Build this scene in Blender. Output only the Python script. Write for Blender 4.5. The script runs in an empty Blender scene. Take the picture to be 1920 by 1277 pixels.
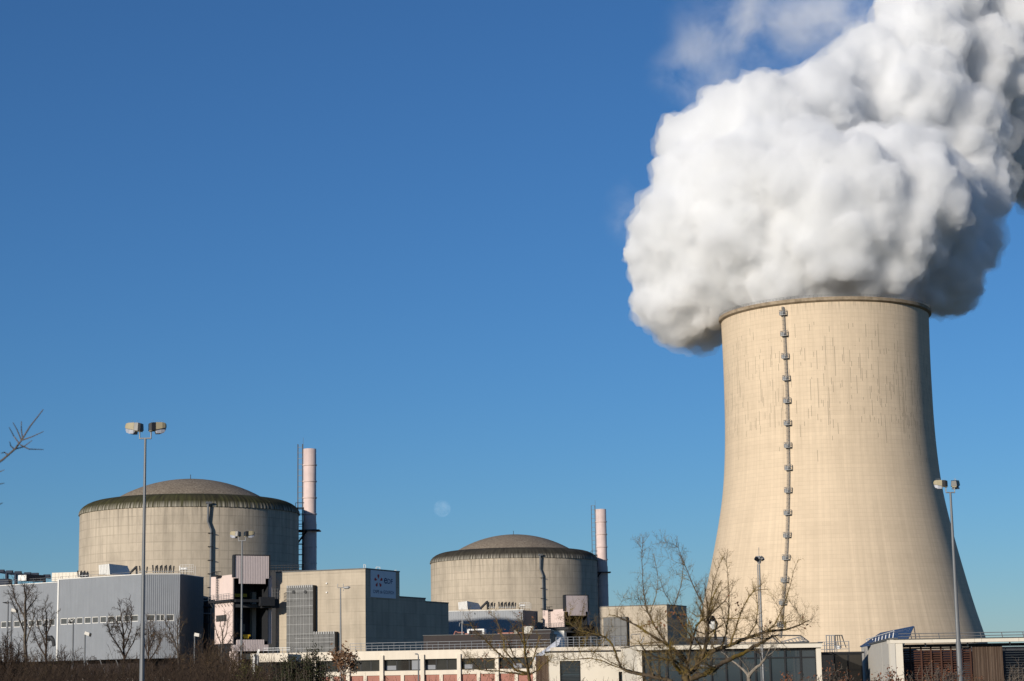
import bpy, bmesh, math, random
from mathutils import Vector, Matrix, noise
sc = bpy.context.scene
COL = sc.collection

# ------------------------------------------------------------------ camera
F_PX = 3733.0
CAM = Vector((0.0, 0.0, 1.7))
PITCH = math.atan(636.5 / F_PX)
ROLL = 0.0165
_R0 = Vector((1, 0, 0)); _U0 = Vector((0, -math.sin(PITCH), math.cos(PITCH))); FWD = Vector((0, math.cos(PITCH), math.sin(PITCH)))
RT = _R0 * math.cos(ROLL) - _U0 * math.sin(ROLL)
UP = _U0 * math.cos(ROLL) + _R0 * math.sin(ROLL)
cd = bpy.data.cameras.new('camera'); cam = bpy.data.objects.new('camera', cd); COL.objects.link(cam)
cd.sensor_fit = 'HORIZONTAL'; cd.sensor_width = 36.0; cd.lens = 36.0 * F_PX / 1920.0
cd.clip_start = 0.5; cd.clip_end = 30000
cd.dof.use_dof = True; cd.dof.focus_distance = 260.0; cd.dof.aperture_fstop = 5.6
m = Matrix((RT, UP, -FWD)).transposed().to_4x4(); m.translation = CAM; cam.matrix_world = m
sc.camera = cam

# ------------------------------------------------------------------ light
SUN_AZ, SUN_EL = math.radians(217.0), math.radians(14.5)
S = Vector((math.sin(SUN_AZ) * math.cos(SUN_EL), math.cos(SUN_AZ) * math.cos(SUN_EL), math.sin(SUN_EL)))
w = bpy.data.worlds.new('World'); sc.world = w; w.use_nodes = True
nt = w.node_tree; nt.nodes.clear()
sky = nt.nodes.new('ShaderNodeTexSky'); sky.sky_type = 'NISHITA'; sky.sun_disc = False
sky.sun_elevation = SUN_EL; sky.sun_rotation = SUN_AZ
sky.altitude = 3000; sky.air_density = 1.5; sky.dust_density = 0.0; sky.ozone_density = 8.0
bg = nt.nodes.new('ShaderNodeBackground'); bg.inputs['Strength'].default_value = 0.091
wo = nt.nodes.new('ShaderNodeOutputWorld')
nt.links.new(sky.outputs[0], bg.inputs[0]); nt.links.new(bg.outputs[0], wo.inputs[0])
sl = bpy.data.lights.new('sun', 'SUN'); sl.energy = 4.8; sl.angle = math.radians(0.55); sl.color = (1.0, 0.92, 0.80)
so = bpy.data.objects.new('sun', sl); COL.objects.link(so); so.rotation_euler = S.to_track_quat('Z', 'Y').to_euler(); so.location = (0, 0, 300)
sc.view_settings.view_transform = 'Standard'; sc.view_settings.look = 'None'
sc.view_settings.exposure = 0.0; sc.view_settings.gamma = 1.0; sc.view_settings.use_curve_mapping = False
sc.cycles.max_bounces = 40; sc.cycles.diffuse_bounces = 3; sc.cycles.glossy_bounces = 3
sc.cycles.volume_bounces = 30; sc.cycles.volume_step_rate = 0.4; sc.cycles.transparent_max_bounces = 24

# ------------------------------------------------------------------ geometry helpers
def ray(px, py):
    d = FWD + RT * ((px - 960.0) / F_PX) + UP * ((638.5 - py) / F_PX)
    return d
def at(px, py, Y):
    d = ray(px, py); return CAM + d * (Y / d.y)

class Face:
    """a vertical facade plane: origin P (x, y), direction u to the right, n towards the viewer"""
    def __init__(s, px, Y, deg, py=1150):
        p = at(px, py, Y); s.P = Vector((p.x, p.y)); a = math.radians(deg)
        s.u = Vector((math.cos(a), math.sin(a))); s.n = Vector((s.u.y, -s.u.x)); s.ang = a
    @classmethod
    def xy(c, x, y, deg):
        s = c.__new__(c); a = math.radians(deg); s.P = Vector((x, y))
        s.u = Vector((math.cos(a), math.sin(a))); s.n = Vector((s.u.y, -s.u.x)); s.ang = a; return s
    def hit(s, px, py, d=0.0):
        r = ray(px, py); P = s.P + s.n * d
        k = (P - CAM.xy).dot(s.n) / Vector((r.x, r.y)).dot(s.n)
        q = CAM + r * k
        return (q.xy - s.P).dot(s.u), q.z
    def t(s, px, py=1150, d=0.0): return s.hit(px, py, d)[0]
    def z(s, px, py, d=0.0): return s.hit(px, py, d)[1]
    def pt(s, t, d, z):
        q = s.P + s.u * t + s.n * d; return Vector((q.x, q.y, z))

class MB:
    def __init__(s): s.v = []; s.f = []
    def quad(s, a, b, c, d):
        i = len(s.v); s.v += [tuple(a), tuple(b), tuple(c), tuple(d)]; s.f.append((i, i+1, i+2, i+3)); return s
    def poly(s, pts):
        i = len(s.v); s.v += [tuple(p) for p in pts]; s.f.append(tuple(range(i, i+len(pts)))); return s
    def hexa(s, p):   # 8 points: bottom ring 0-3, top ring 4-7
        i = len(s.v); s.v += [tuple(q) for q in p]
        for f in ((3,2,1,0),(4,5,6,7),(0,1,5,4),(1,2,6,5),(2,3,7,6),(3,0,4,7)): s.f.append(tuple(i+k for k in f))
        return s
    def box(s, x0, x1, y0, y1, z0, z1):
        return s.hexa([(x0,y0,z0),(x1,y0,z0),(x1,y1,z0),(x0,y1,z0),(x0,y0,z1),(x1,y0,z1),(x1,y1,z1),(x0,y1,z1)])
    def fbox(s, F, t0, t1, d0, d1, z0, z1):
        return s.hexa([F.pt(t0,d1,z0),F.pt(t1,d1,z0),F.pt(t1,d0,z0),F.pt(t0,d0,z0),F.pt(t0,d1,z1),F.pt(t1,d1,z1),F.pt(t1,d0,z1),F.pt(t0,d0,z1)])
    def tube(s, pts, rad, n=6, cap=True):
        pts = [Vector(p) for p in pts]
        if not isinstance(rad, (list, tuple)): rad = [rad] * len(pts)
        base = len(s.v); ref = Vector((0.31, 0.87, 0.37))
        for k, p in enumerate(pts):
            d = (pts[min(k+1, len(pts)-1)] - pts[max(k-1, 0)])
            if d.length < 1e-9: d = Vector((0, 0, 1))
            d.normalize(); a = d.cross(ref)
            if a.length < 1e-3: a = d.cross(Vector((1, 0, 0)))
            a.normalize(); b = d.cross(a)
            for j in range(n):
                th = 2*math.pi*j/n
                s.v.append(tuple(p + (a*math.cos(th) + b*math.sin(th))*rad[k]))
        for k in range(len(pts)-1):
            for j in range(n):
                i0 = base+k*n+j; i1 = base+k*n+(j+1) % n
                s.f.append((i0, i1, i1+n, i0+n))
        if cap and n > 3:
            s.f.append(tuple(base+j for j in range(n-1, -1, -1)))
            e = base+(len(pts)-1)*n; s.f.append(tuple(e+j for j in range(n)))
        return s
    def lathe(s, cx, cy, prof, n=64, mod=None):   # prof: (r, z) list bottom->top outside
        base = len(s.v)
        for (r, z) in prof:
            for j in range(n):
                th = 2*math.pi*j/n; rr = r*(mod(th) if mod else 1.0)
                s.v.append((cx+rr*math.cos(th), cy+rr*math.sin(th), z))
        for k in range(len(prof)-1):
            for j in range(n):
                i0 = base+k*n+j; i1 = base+k*n+(j+1) % n
                s.f.append((i0, i1, i1+n, i0+n))
        return s
    def corr(s, F, t0, t1, z0, z1, pitch=0.42, dep=0.035, d=0.0):
        n = max(1, int(round((t1-t0)/pitch))); p = (t1-t0)/n; prof = []
        for k in range(n):
            a = t0+k*p; prof += [(a, d), (a+.45*p, d), (a+.55*p, d+dep), (a+.9*p, d+dep)]
        prof.append((t1, d)); base = len(s.v)
        for (t, dd) in prof: s.v.append(tuple(F.pt(t, dd, z0))); s.v.append(tuple(F.pt(t, dd, z1)))
        for k in range(len(prof)-1): s.f.append((base+2*k, base+2*k+2, base+2*k+3, base+2*k+1))
        return s
    def wall(s, F, t0, t1, z0, z1, holes=(), d=0.0, thick=0.35):
        """front sheet with openings, reveals round them, and a closed back"""
        ts = sorted({t0, t1, *[h[0] for h in holes], *[h[1] for h in holes]}); zs = sorted({z0, z1, *[h[2] for h in holes], *[h[3] for h in holes]})
        for a, b in zip(ts[:-1], ts[1:]):
            for c, e in zip(zs[:-1], zs[1:]):
                tm, zm = (a+b)/2, (c+e)/2
                if any(h[0] < tm < h[1] and h[2] < zm < h[3] for h in holes): continue
                s.quad(F.pt(a,d,c), F.pt(b,d,c), F.pt(b,d,e), F.pt(a,d,e))
        for (a, b, c, e) in holes:
            q = d-thick
            s.quad(F.pt(a,d,c), F.pt(a,d,e), F.pt(a,q,e), F.pt(a,q,c)); s.quad(F.pt(b,d,e), F.pt(b,d,c), F.pt(b,q,c), F.pt(b,q,e))
            s.quad(F.pt(b,d,c), F.pt(a,d,c), F.pt(a,q,c), F.pt(b,q,c)); s.quad(F.pt(a,d,e), F.pt(b,d,e), F.pt(b,q,e), F.pt(a,q,e))
        return s

def base_of(o): return Vector(o['_b']) if o is not None and '_b' in o else Vector((0, 0, 0))
def link_obj(name, me, mat, parent=None, loc=None):
    o = bpy.data.objects.new(name, me); COL.objects.link(o)
    if mat is not None and len(me.materials) == 0: me.materials.append(mat)
    if parent is not None: o.parent = parent
    return o
def build(mb, name, mat, parent=None, smooth=False, origin=None, kind=None):
    """one mesh object; vertices relative to its parent's base (or to its own origin)"""
    b = base_of(parent); org = Vector(origin) if origin is not None else b
    me = bpy.data.meshes.new(name)
    me.from_pydata([(x-org.x, y-org.y, z-org.z) for x, y, z in mb.v], [], mb.f)
    if smooth: me.polygons.foreach_set('use_smooth', [True]*len(me.polygons))
    me.update()
    o = link_obj(name, me, mat, parent); o.location = org - b; o['_b'] = tuple(org)
    if kind: o['kind'] = kind
    return o
def inst(name, src, parent, worldloc, rotz=None):
    """another object on the mesh of src"""
    o = bpy.data.objects.new(name, src.data); COL.objects.link(o); o.parent = parent
    o.location = Vector(worldloc) - base_of(parent); o['_b'] = tuple(worldloc)
    o.rotation_euler = src.rotation_euler if rotz is None else (0, 0, rotz)
    return o
def tag(o, label, cat, group=None, kind=None):
    o['label'] = label; o['category'] = cat
    if group: o['group'] = group
    if kind: o['kind'] = kind
    return o
def thing(name, loc, label, cat, group=None):
    o = bpy.data.objects.new(name, None); COL.objects.link(o); o.location = loc; o['_b'] = tuple(loc); o.empty_display_size = 1
    return tag(o, label, cat, group)
def copy_tree(o, parent=None):
    c = o.copy(); COL.objects.link(c); c.parent = parent
    for ch in list(o.children): copy_tree(ch, c)
    return c
def dup(root, delta, label, scale=None):
    c = copy_tree(root); c.location = Vector(root.location) + Vector(delta); c['label'] = label
    if scale: c.scale = (scale, scale, scale)
    return c

# ------------------------------------------------------------------ materials
class NG:
    """tiny node helper"""
    def __init__(s, name):
        s.m = bpy.data.materials.new(name); s.m.use_nodes = True; s.t = s.m.node_tree; s.n = s.t.nodes
        s.p = s.n['Principled BSDF']; s.o = s.n['Material Output']
    def L(s, a, b): s.t.links.new(a, b)
    def val(s, x, sock):
        if hasattr(x, 'is_linked') or hasattr(x, 'links'): s.L(x, sock)
        else: sock.default_value = x
    def math(s, op, a, b=0.0, c=0.0):
        k = s.n.new('ShaderNodeMath'); k.operation = op
        s.val(a, k.inputs[0]); s.val(b, k.inputs[1]); s.val(c, k.inputs[2]); return k.outputs[0]
    def xyz(s):
        tc = s.n.new('ShaderNodeTexCoord'); sp = s.n.new('ShaderNodeSeparateXYZ'); s.L(tc.outputs['Object'], sp.inputs[0]); s.tc = tc
        return sp.outputs[0], sp.outputs[1], sp.outputs[2]
    def comb(s, x, y, z):
        k = s.n.new('ShaderNodeCombineXYZ'); s.val(x, k.inputs[0]); s.val(y, k.inputs[1]); s.val(z, k.inputs[2]); return k.outputs[0]
    def noise(s, vec, scale=1.0, detail=3.0, rough=0.55, dist=0.0):
        k = s.n.new('ShaderNodeTexNoise'); k.inputs['Scale'].default_value = scale; k.inputs['Detail'].default_value = detail
        k.inputs['Roughness'].default_value = rough; k.inputs['Distortion'].default_value = dist
        if vec is not None: s.L(vec, k.inputs['Vector'])
        return k.outputs['Fac']
    def ramp(s, x, a, b, lo=0.0, hi=1.0, smooth=False):
        k = s.n.new('ShaderNodeMapRange'); k.clamp = True
        if smooth: k.interpolation_type = 'SMOOTHSTEP'
        s.val(x, k.inputs[0]); k.inputs[1].default_value = a; k.inputs[2].default_value = b; k.inputs[3].default_value = lo; k.inputs[4].default_value = hi
        return k.outputs[0]
    def mix(s, f, a, b, mode='MIX'):
        k = s.n.new('ShaderNodeMix'); k.data_type = 'RGBA'; k.blend_type = mode
        s.val(f, k.inputs[0])
        for x, q in ((a, k.inputs[6]), (b, k.inputs[7])):
            if isinstance(x, tuple): q.default_value = (*x, 1.0)
            else: s.L(x, q)
        return k.outputs[2]
    def col(s, c):
        if isinstance(c, tuple): s.p.inputs['Base Color'].default_value = (*c, 1.0)
        else: s.L(c, s.p.inputs['Base Color'])
        return s
    def bump(s, h, strength=0.3, dist=0.05):
        k = s.n.new('ShaderNodeBump'); k.inputs['Strength'].default_value = strength; k.inputs['Distance'].default_value = dist
        s.L(h, k.inputs['Height']); s.L(k.outputs[0], s.p.inputs['Normal']); return s
    def surf(s, rough=0.8, metal=0.0, spec=0.3):
        s.p.inputs['Roughness'].default_value = rough; s.p.inputs['Metallic'].default_value = metal
        s.p.inputs['Specular IOR Level'].default_value = spec; return s

def plain(name, c, rough=0.7, metal=0.0, spec=0.3, var=0.18, scale=1.5, streak=True):
    g = NG(name); x, y, z = g.xyz()
    v1 = g.noise(g.tc.outputs['Object'], scale, 4.0)
    if streak:
        v2 = g.noise(g.comb(g.math('MULTIPLY', x, 2.2), g.math('MULTIPLY', y, 2.2), g.math('MULTIPLY', z, 0.12)), 1.0, 4.0)
        v1 = g.math('ADD', g.math('MULTIPLY', v1, 0.5), g.math('MULTIPLY', v2, 0.5))
    f = g.ramp(v1, 0.3, 0.7)
    a = tuple(k*(1-var) for k in c); b = tuple(min(1, k*(1+var*0.6)) for k in c)
    g.col(g.mix(f, a, b)).surf(rough, metal, spec); return g.m
def line_mask(g, coord, pitch, width, offset=0.0):
    fr = g.math('FRACT', g.math('ADD', g.math('DIVIDE', coord, pitch), offset))
    return g.math('LESS_THAN', fr, width/pitch)

def cyl_concrete(name, base, lift, panel, R, z_top, streak_col=(0.10, 0.09, 0.075), line_dark=0.55, top_streaks=7.0, tower=False):
    g = NG(name); x, y, z = g.xyz()
    u = g.math('MULTIPLY', g.math('ARCTAN2', y, x), R)
    # cloudy tone differences, each lift and each panel column slightly different
    big = g.noise(g.comb(g.math('MULTIPLY', u, .09), g.math('MULTIPLY', z, .05), 0.0), 1.0, 5.0, 0.6)
    vert = g.noise(g.comb(g.math('MULTIPLY', u, .55), g.math('MULTIPLY', z, .012), 3.0), 1.0, 5.0, 0.65)
    wn = g.n.new('ShaderNodeTexWhiteNoise'); wn.noise_dimensions = '1D'; g.L(g.math('FLOOR', g.math('DIVIDE', z, lift)), wn.inputs['W'])
    wn2 = g.n.new('ShaderNodeTexWhiteNoise'); wn2.noise_dimensions = '2D'
    g.L(g.comb(g.math('FLOOR', g.math('DIVIDE', u, panel)), g.math('FLOOR', g.math('DIVIDE', z, lift)), 0.0), wn2.inputs['Vector'])
    f = g.math('ADD', g.math('ADD', g.math('MULTIPLY', g.ramp(big, .3, .7), .34), g.math('MULTIPLY', g.ramp(vert, .3, .7), .38)),
               g.math('ADD', g.math('MULTIPLY', wn.outputs['Value'], .16), g.math('MULTIPLY', wn2.outputs['Value'], .14)))
    c = g.mix(f, tuple(k*0.84 for k in base), tuple(min(.9, k*1.12) for k in base))
    # joints between lifts and panels
    fade = g.ramp(g.noise(g.comb(g.math('MULTIPLY', u, .2), g.math('MULTIPLY', z, .3), 9.0), 1.0, 3.0), .3, .65, .25, 1.0)
    h = g.math('MULTIPLY', line_mask(g, z, lift, lift*0.10), fade)
    v = g.math('MULTIPLY', line_mask(g, u, panel, panel*0.09), g.math('MULTIPLY', fade, .8))
    lines = g.math('MAXIMUM', h, v)
    c = g.mix(g.math('MULTIPLY', lines, line_dark), c, tuple(k*0.55 for k in base))
    if tower:
        # pale and dark meridian bands near the foot, horizontal day-joint bands, weeping cracks in the upper half
        ang = g.math('ARCTAN2', y, x)
        mer = g.noise(g.comb(g.math('MULTIPLY', ang, 26.0), g.math('MULTIPLY', z, .004), 1.0), 1.0, 4.0, .7)
        low = g.ramp(z, 20.0, 95.0, 1.0, 0.25)
        c = g.mix(g.math('MULTIPLY', g.ramp(mer, .42, .70), g.math('MULTIPLY', low, .42)), c, tuple(k*.66 for k in base))
        c = g.mix(g.math('MULTIPLY', g.ramp(mer, .44, .28), .25), c, tuple(min(1, k*1.18) for k in base))
        band = g.noise(g.comb(g.math('MULTIPLY', ang, .6), 0.0, g.math('MULTIPLY', z, .11)), 1.0, 3.0, .6)
        c = g.mix(g.math('MULTIPLY', g.ramp(band, .52, .66), .2), c, tuple(k*.7 for k in base))
        col_ix = g.math('FLOOR', g.math('DIVIDE', u, .72))
        seg = g.noise(g.comb(g.math('MULTIPLY', col_ix, 7.31), 0.0, g.math('MULTIPLY', z, .065)), 1.0, 2.0, .6)
        thin = g.math('LESS_THAN', g.math('FRACT', g.math('DIVIDE', u, .72)), .40)
        zone = g.math('MULTIPLY', g.ramp(z, 78, 118), g.ramp(z, 176, 150, .35, 1.0))
        thr = g.math('SUBTRACT', .80, g.math('MULTIPLY', zone, .225))
        ck = g.math('MULTIPLY', g.math('GREATER_THAN', seg, thr), thin)
        c = g.mix(g.math('MULTIPLY', ck, .55), c, (.14, .12, .095))
        wash = g.noise(g.comb(g.math('MULTIPLY', u, .55), 4.0, g.math('MULTIPLY', z, .02)), 1.0, 4.0, .7)
        c = g.mix(g.math('MULTIPLY', g.ramp(wash, .5, .72), g.math('MULTIPLY', zone, .38)), c, tuple(k*.62 for k in base))
        rim = g.math('MULTIPLY', g.ramp(g.noise(g.comb(u, 0.0, g.math('MULTIPLY', z, .1)), 1.0, 2.0), .45, .75), g.ramp(z, z_top-9, z_top, 0, .75))
        c = g.mix(rim, c, streak_col)
    else:
        st = g.noise(g.comb(g.math('MULTIPLY', u, 1.1), 0.0, g.math('MULTIPLY', z, .05)), 1.0, 4.0, .7)
        c = g.mix(g.math('MULTIPLY', g.ramp(st, .47, .72), g.ramp(z, z_top-top_streaks, z_top, .22, .85)), c, streak_col)
        st2 = g.noise(g.comb(g.math('MULTIPLY', u, .25), 5.0, g.math('MULTIPLY', z, .12)), 1.0, 5.0, .65)
        c = g.mix(g.ramp(st2, .46, .74, 0, .62), c, tuple(k*.52 for k in base))
        st3 = g.noise(g.comb(g.math('MULTIPLY', u, 2.3), 2.0, g.math('MULTIPLY', z, .035)), 1.0, 3.0, .7)
        c = g.mix(g.ramp(st3, .58, .72, 0, .5), c, tuple(k*.5 for k in base))
        c = g.mix(g.ramp(st3, .38, .28, 0, .35), c, tuple(min(.9, k*1.2) for k in base))
    g.col(c).surf(.92, 0, .2)
    g.bump(g.math('ADD', g.math('MULTIPLY', lines, -.6), g.noise(g.tc.outputs['Object'], .8, 5.0)), .14, .12)
    return g.m

def wall_concrete(name, base, lift=2.4, panel=5.0, ang=0.0):
    g = NG(name); x, y, z = g.xyz(); ca, sa = math.cos(ang), math.sin(ang)
    u = g.math('ADD', g.math('MULTIPLY', x, ca), g.math('MULTIPLY', y, sa)); q = g.math('SUBTRACT', g.math('MULTIPLY', y, ca), g.math('MULTIPLY', x, sa))
    uv = g.math('ADD', u, q)
    wn2 = g.n.new('ShaderNodeTexWhiteNoise'); wn2.noise_dimensions = '2D'
    g.L(g.comb(g.math('FLOOR', g.math('DIVIDE', uv, panel)), g.math('FLOOR', g.math('DIVIDE', z, lift)), 0.0), wn2.inputs['Vector'])
    big = g.noise(g.tc.outputs['Object'], .22, 6.0, .6)
    vs = g.noise(g.comb(g.math('MULTIPLY', uv, .8), 0.0, g.math('MULTIPLY', z, .05)), 1.0, 5.0, .65)
    f = g.math('ADD', g.math('ADD', g.math('MULTIPLY', g.ramp(big, .3, .7), .4), g.math('MULTIPLY', g.ramp(vs, .3, .7), .35)), g.math('MULTIPLY', wn2.outputs['Value'], .25))
    c = g.mix(f, tuple(k*.72 for k in base), tuple(min(.9, k*1.16) for k in base))
    fade = g.ramp(g.noise(g.tc.outputs['Object'], .35, 3.0), .35, .6, .15, 1.0)
    h = g.math('MULTIPLY', line_mask(g, z, lift, .13), fade); v = g.math('MULTIPLY', line_mask(g, uv, panel, .10), g.math('MULTIPLY', fade, .7))
    fine = g.math('MULTIPLY', line_mask(g, z, lift/4, .06), .25)
    ln = g.math('MAXIMUM', g.math('MAXIMUM', h, v), fine)
    c = g.mix(g.math('MULTIPLY', ln, .5), c, tuple(k*.5 for k in base))
    dr = g.noise(g.comb(g.math('MULTIPLY', uv, .55), 7.0, g.math('MULTIPLY', z, .045)), 1.0, 5.0, .7)
    c = g.mix(g.ramp(dr, .52, .74, 0, .55), c, tuple(k*.5 for k in base))
    g.col(c).surf(.92, 0, .2); g.bump(g.math('ADD', g.math('MULTIPLY', ln, -.6), big), .3, .12)
    return g.m

M = {}
M['tower'] = cyl_concrete('tower_concrete', (.615, .492, .352), 1.9, 1.75, 52.0, 176.0, line_dark=.36, tower=True)
M['contain'] = cyl_concrete('containment_concrete', (.47, .40, .31), 1.95, 2.1, 25.5, 43.0)
M['block'] = wall_concrete('block_concrete', (.46, .39, .30), 2.6, 4.5, math.radians(-24))
M['block2'] = wall_concrete('block_concrete_pale', (.48, .41, .32), 2.6, 4.5, math.radians(-24))

def ring_mat(name, moss, dark):
    g = NG(name); x, y, z = g.xyz(); a = g.math('ARCTAN2', y, x)
    s1 = g.noise(g.comb(g.math('MULTIPLY', a, 30.0), 0.0, g.math('MULTIPLY', z, .25)), 1.0, 5.0, .7)
    b1 = g.noise(g.tc.outputs['Object'], .25, 4.0)
    c = g.mix(g.ramp(s1, .38, .62), tuple(k*.75 for k in dark), moss); c = g.mix(g.ramp(b1, .4, .7, 0, .6), c, tuple(k*1.5 for k in dark))
    drip = g.math('MULTIPLY', g.ramp(z, 44.4, 43.2), g.ramp(g.noise(g.comb(g.math('MULTIPLY', a, 55.0), 0.0, 0.0), 1.0, 2.0), .42, .6))
    c = g.mix(g.math('MULTIPLY', drip, .85), c, (.42, .385, .32))
    g.col(c).surf(.95, 0, .15); g.bump(s1, .5, .2); return g.m
M['ring_moss'] = ring_mat('mossy_ring', (.066, .064, .026), (.034, .030, .018))
M['ring_grey'] = ring_mat('weathered_ring', (.062, .055, .040), (.036, .031, .025))
g = NG('dome_gravel'); x, y, z = g.xyz(); n1 = g.noise(g.tc.outputs['Object'], 2.2, 3.0, .8); n2 = g.noise(g.tc.outputs['Object'], .25, 4.0)
c = g.mix(g.ramp(n1, .35, .68), (.15, .115, .085), (.34, .285, .215)); c = g.mix(g.ramp(n2, .45, .75, 0, .45), c, (.16, .13, .10))
g.col(c).surf(.95, 0, .15).bump(n1, .4, .2); M['dome'] = g.m
M['pink'] = plain('pink_render', (.68, .545, .49), .8, var=.10, scale=.5)
M['stackpink'] = plain('faded_pink_paint', (.64, .50, .455), .7, var=.17, scale=.6)
M['pinkrib'] = plain('pink_ribbed_sheet', (.56, .47, .45), .55, var=.08)
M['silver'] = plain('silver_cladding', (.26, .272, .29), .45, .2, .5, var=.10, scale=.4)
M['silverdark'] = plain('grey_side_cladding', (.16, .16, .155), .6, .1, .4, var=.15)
M['galv'] = plain('galvanised_steel', (.30, .30, .30), .55, .35, .5, var=.2, scale=2.0)
M['lamppole'] = plain('grey_lamp_pole', (.17, .175, .18), .5, .3, .5, var=.25, scale=1.0)
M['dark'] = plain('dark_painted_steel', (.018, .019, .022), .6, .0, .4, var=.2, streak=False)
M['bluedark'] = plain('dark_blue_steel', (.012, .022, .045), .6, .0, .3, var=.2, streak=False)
M['cream'] = plain('cream_render', (.70, .635, .53), .85, var=.07, scale=.4)
M['fascia'] = plain('pale_concrete_band', (.69, .61, .50), .85, var=.11, scale=.5)
M['white'] = plain('white_paint', (.78, .76, .72), .6, var=.06)
M['whitemetal'] = plain('white_sheet_metal', (.72, .70, .66), .5, var=.10)
M['brown'] = plain('dark_brown_cladding', (.030, .021, .020), .6, var=.2)
M['pinkpanel'] = plain('brick_pink_panel', (.36, .165, .125), .85, var=.12)
M['tile'] = plain('grey_metal_sheet', (.10, .10, .098), .55, .2, .4, var=.25, scale=.9)
M['rail'] = plain('railing_steel', (.33, .34, .35), .5, .4, .5, var=.1, streak=False)
M['rail2'] = plain('dull_roof_railing', (.20, .20, .20), .5, .3, .5, var=.1, streak=False)
M['rust'] = plain('rust_brown_louvre', (.075, .032, .020), .7, var=.25)
M['yellow'] = plain('yellow_machine_paint', (.62, .40, .03), .5, var=.1)
M['louvredark'] = plain('dark_grey_louvre', (.05, .058, .065), .5, .2, .5, var=.2)
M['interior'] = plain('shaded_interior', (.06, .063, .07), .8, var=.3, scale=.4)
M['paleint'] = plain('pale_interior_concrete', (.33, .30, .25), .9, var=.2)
M['lampbody'] = plain('beige_lamp_housing', (.34, .29, .185), .6, var=.10, streak=False)
M['lampdark'] = plain('black_lamp_housing', (.012, .012, .013), .4, .0, .4, var=.1, streak=False)
M['lens'] = plain('frosted_lamp_bowl', (.33, .34, .37), .22, .0, .6, var=.12, scale=6.0, streak=False)
M['white_lampbox'] = plain('white_floodlight_box', (.66, .62, .55), .5, var=.08, streak=False)
M['sign'] = plain('sign_white', (.70, .71, .74), .6, var=.02)
M['navy'] = plain('sign_navy', (.010, .028, .115), .6, var=.02, streak=False)
M['red'] = plain('sign_red', (.50, .035, .025), .6, var=.02, streak=False)
M['blind'] = plain('window_blind', (.24, .25, .27), .8, var=.06)
M['solar'] = plain('solar_panel_blue', (.028, .060, .135), .5, .0, .2, var=.10, scale=.8, streak=False)
M['solaredge'] = plain('solar_panel_silver', (.74, .74, .76), .35, .2, .5, var=.2, scale=5.0, streak=False)
M['pale_block'] = plain('pale_concrete_panel', (.52, .485, .425), .85, var=.06, scale=.5)
M['blackbird'] = plain('black_feathers', (.010, .010, .013), .5, var=.2, streak=False)
M['whitebird'] = plain('white_feathers', (.72, .70, .66), .8, var=.06, streak=False)
g = NG('dark_glass'); n1 = g.noise(g.xyz() and g.tc.outputs['Object'], .6, 2.0)
g.col(g.mix(n1, (.028, .040, .050), (.045, .058, .066))).surf(.04, 0, .75); M['glass'] = g.m
g = NG('smoked_glass'); n1 = g.noise(g.xyz() and g.tc.outputs['Object'], .7, 2.0)
g.col(g.mix(n1, (.020, .018, .016), (.045, .040, .034))).surf(.06, 0, .5); M['smoke_glass'] = g.m
g = NG('hall_window_glass'); n1 = g.noise(g.xyz() and g.tc.outputs['Object'], 1.2, 3.0)
g.col(g.mix(n1, (.05, .05, .05), (.12, .12, .115))).surf(.1, 0, .5); M['hallglass'] = g.m
def bark(name, base, moss, amount):
    g = NG(name); g.xyz(); n1 = g.noise(g.tc.outputs['Object'], 9.0, 4.0, .7); n2 = g.noise(g.tc.outputs['Object'], 3.2, 4.0, .7)
    c = g.mix(g.ramp(n1, .3, .7), tuple(k*.6 for k in base), tuple(k*1.35 for k in base))
    c = g.mix(g.ramp(n2, .62-amount, .72-amount*.6), c, moss)
    g.col(c).surf(.95, 0, .12).bump(n1, .5, .02); return g.m
M['mossbark'] = bark('lichen_bark', (.080, .060, .042), (.135, .092, .018), .15)
M['mosstwig'] = bark('lichen_twigs', (.135, .095, .050), (.215, .150, .040), .15)
M['greybark'] = bark('grey_bark', (.115, .095, .078), (.120, .095, .050), .04)
M['darktwig'] = bark('dark_brown_twigs', (.055, .038, .027), (.090, .062, .030), .02)
M['browntwig'] = bark('brown_twigs', (.085, .058, .038), (.130, .092, .042), .08)
M['palebark'] = bark('pale_grey_bark', (.24, .205, .165), (.18, .13, .05), -.02)
def leafm(name, a, b):
    g = NG(name); g.xyz(); n1 = g.noise(g.tc.outputs['Object'], 2.5, 3.0, .7)
    g.col(g.mix(g.ramp(n1, .35, .65), a, b)).surf(.8, 0, .2); return g.m
M['deadleaf'] = leafm('dry_brown_leaves', (.085, .042, .022), (.190, .105, .055))
M['redleaf'] = leafm('rust_seed_clusters', (.095, .036, .020), (.205, .085, .042))
M['evergreen'] = leafm('dark_evergreen_leaves', (.016, .020, .010), (.050, .052, .022))
M['greenbush'] = leafm('olive_green_leaves', (.045, .050, .015), (.110, .100, .030))
g = NG('ground_grass'); g.xyz(); n1 = g.noise(g.tc.outputs['Object'], .05, 6.0, .7); n2 = g.noise(g.tc.outputs['Object'], 1.5, 4.0)
g.col(g.mix(g.ramp(n1, .35, .65), g.mix(n2, (.05, .055, .022), (.085, .08, .035)), (.12, .10, .06))).surf(.95, 0, .1).bump(n2, .4, .1); M['ground'] = g.m
g = NG('asphalt'); g.xyz(); n1 = g.noise(g.tc.outputs['Object'], .4, 6.0, .7)
g.col(g.mix(n1, (.04, .04, .042), (.07, .07, .068))).surf(.9, 0, .2); M['asphalt'] = g.m
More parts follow.
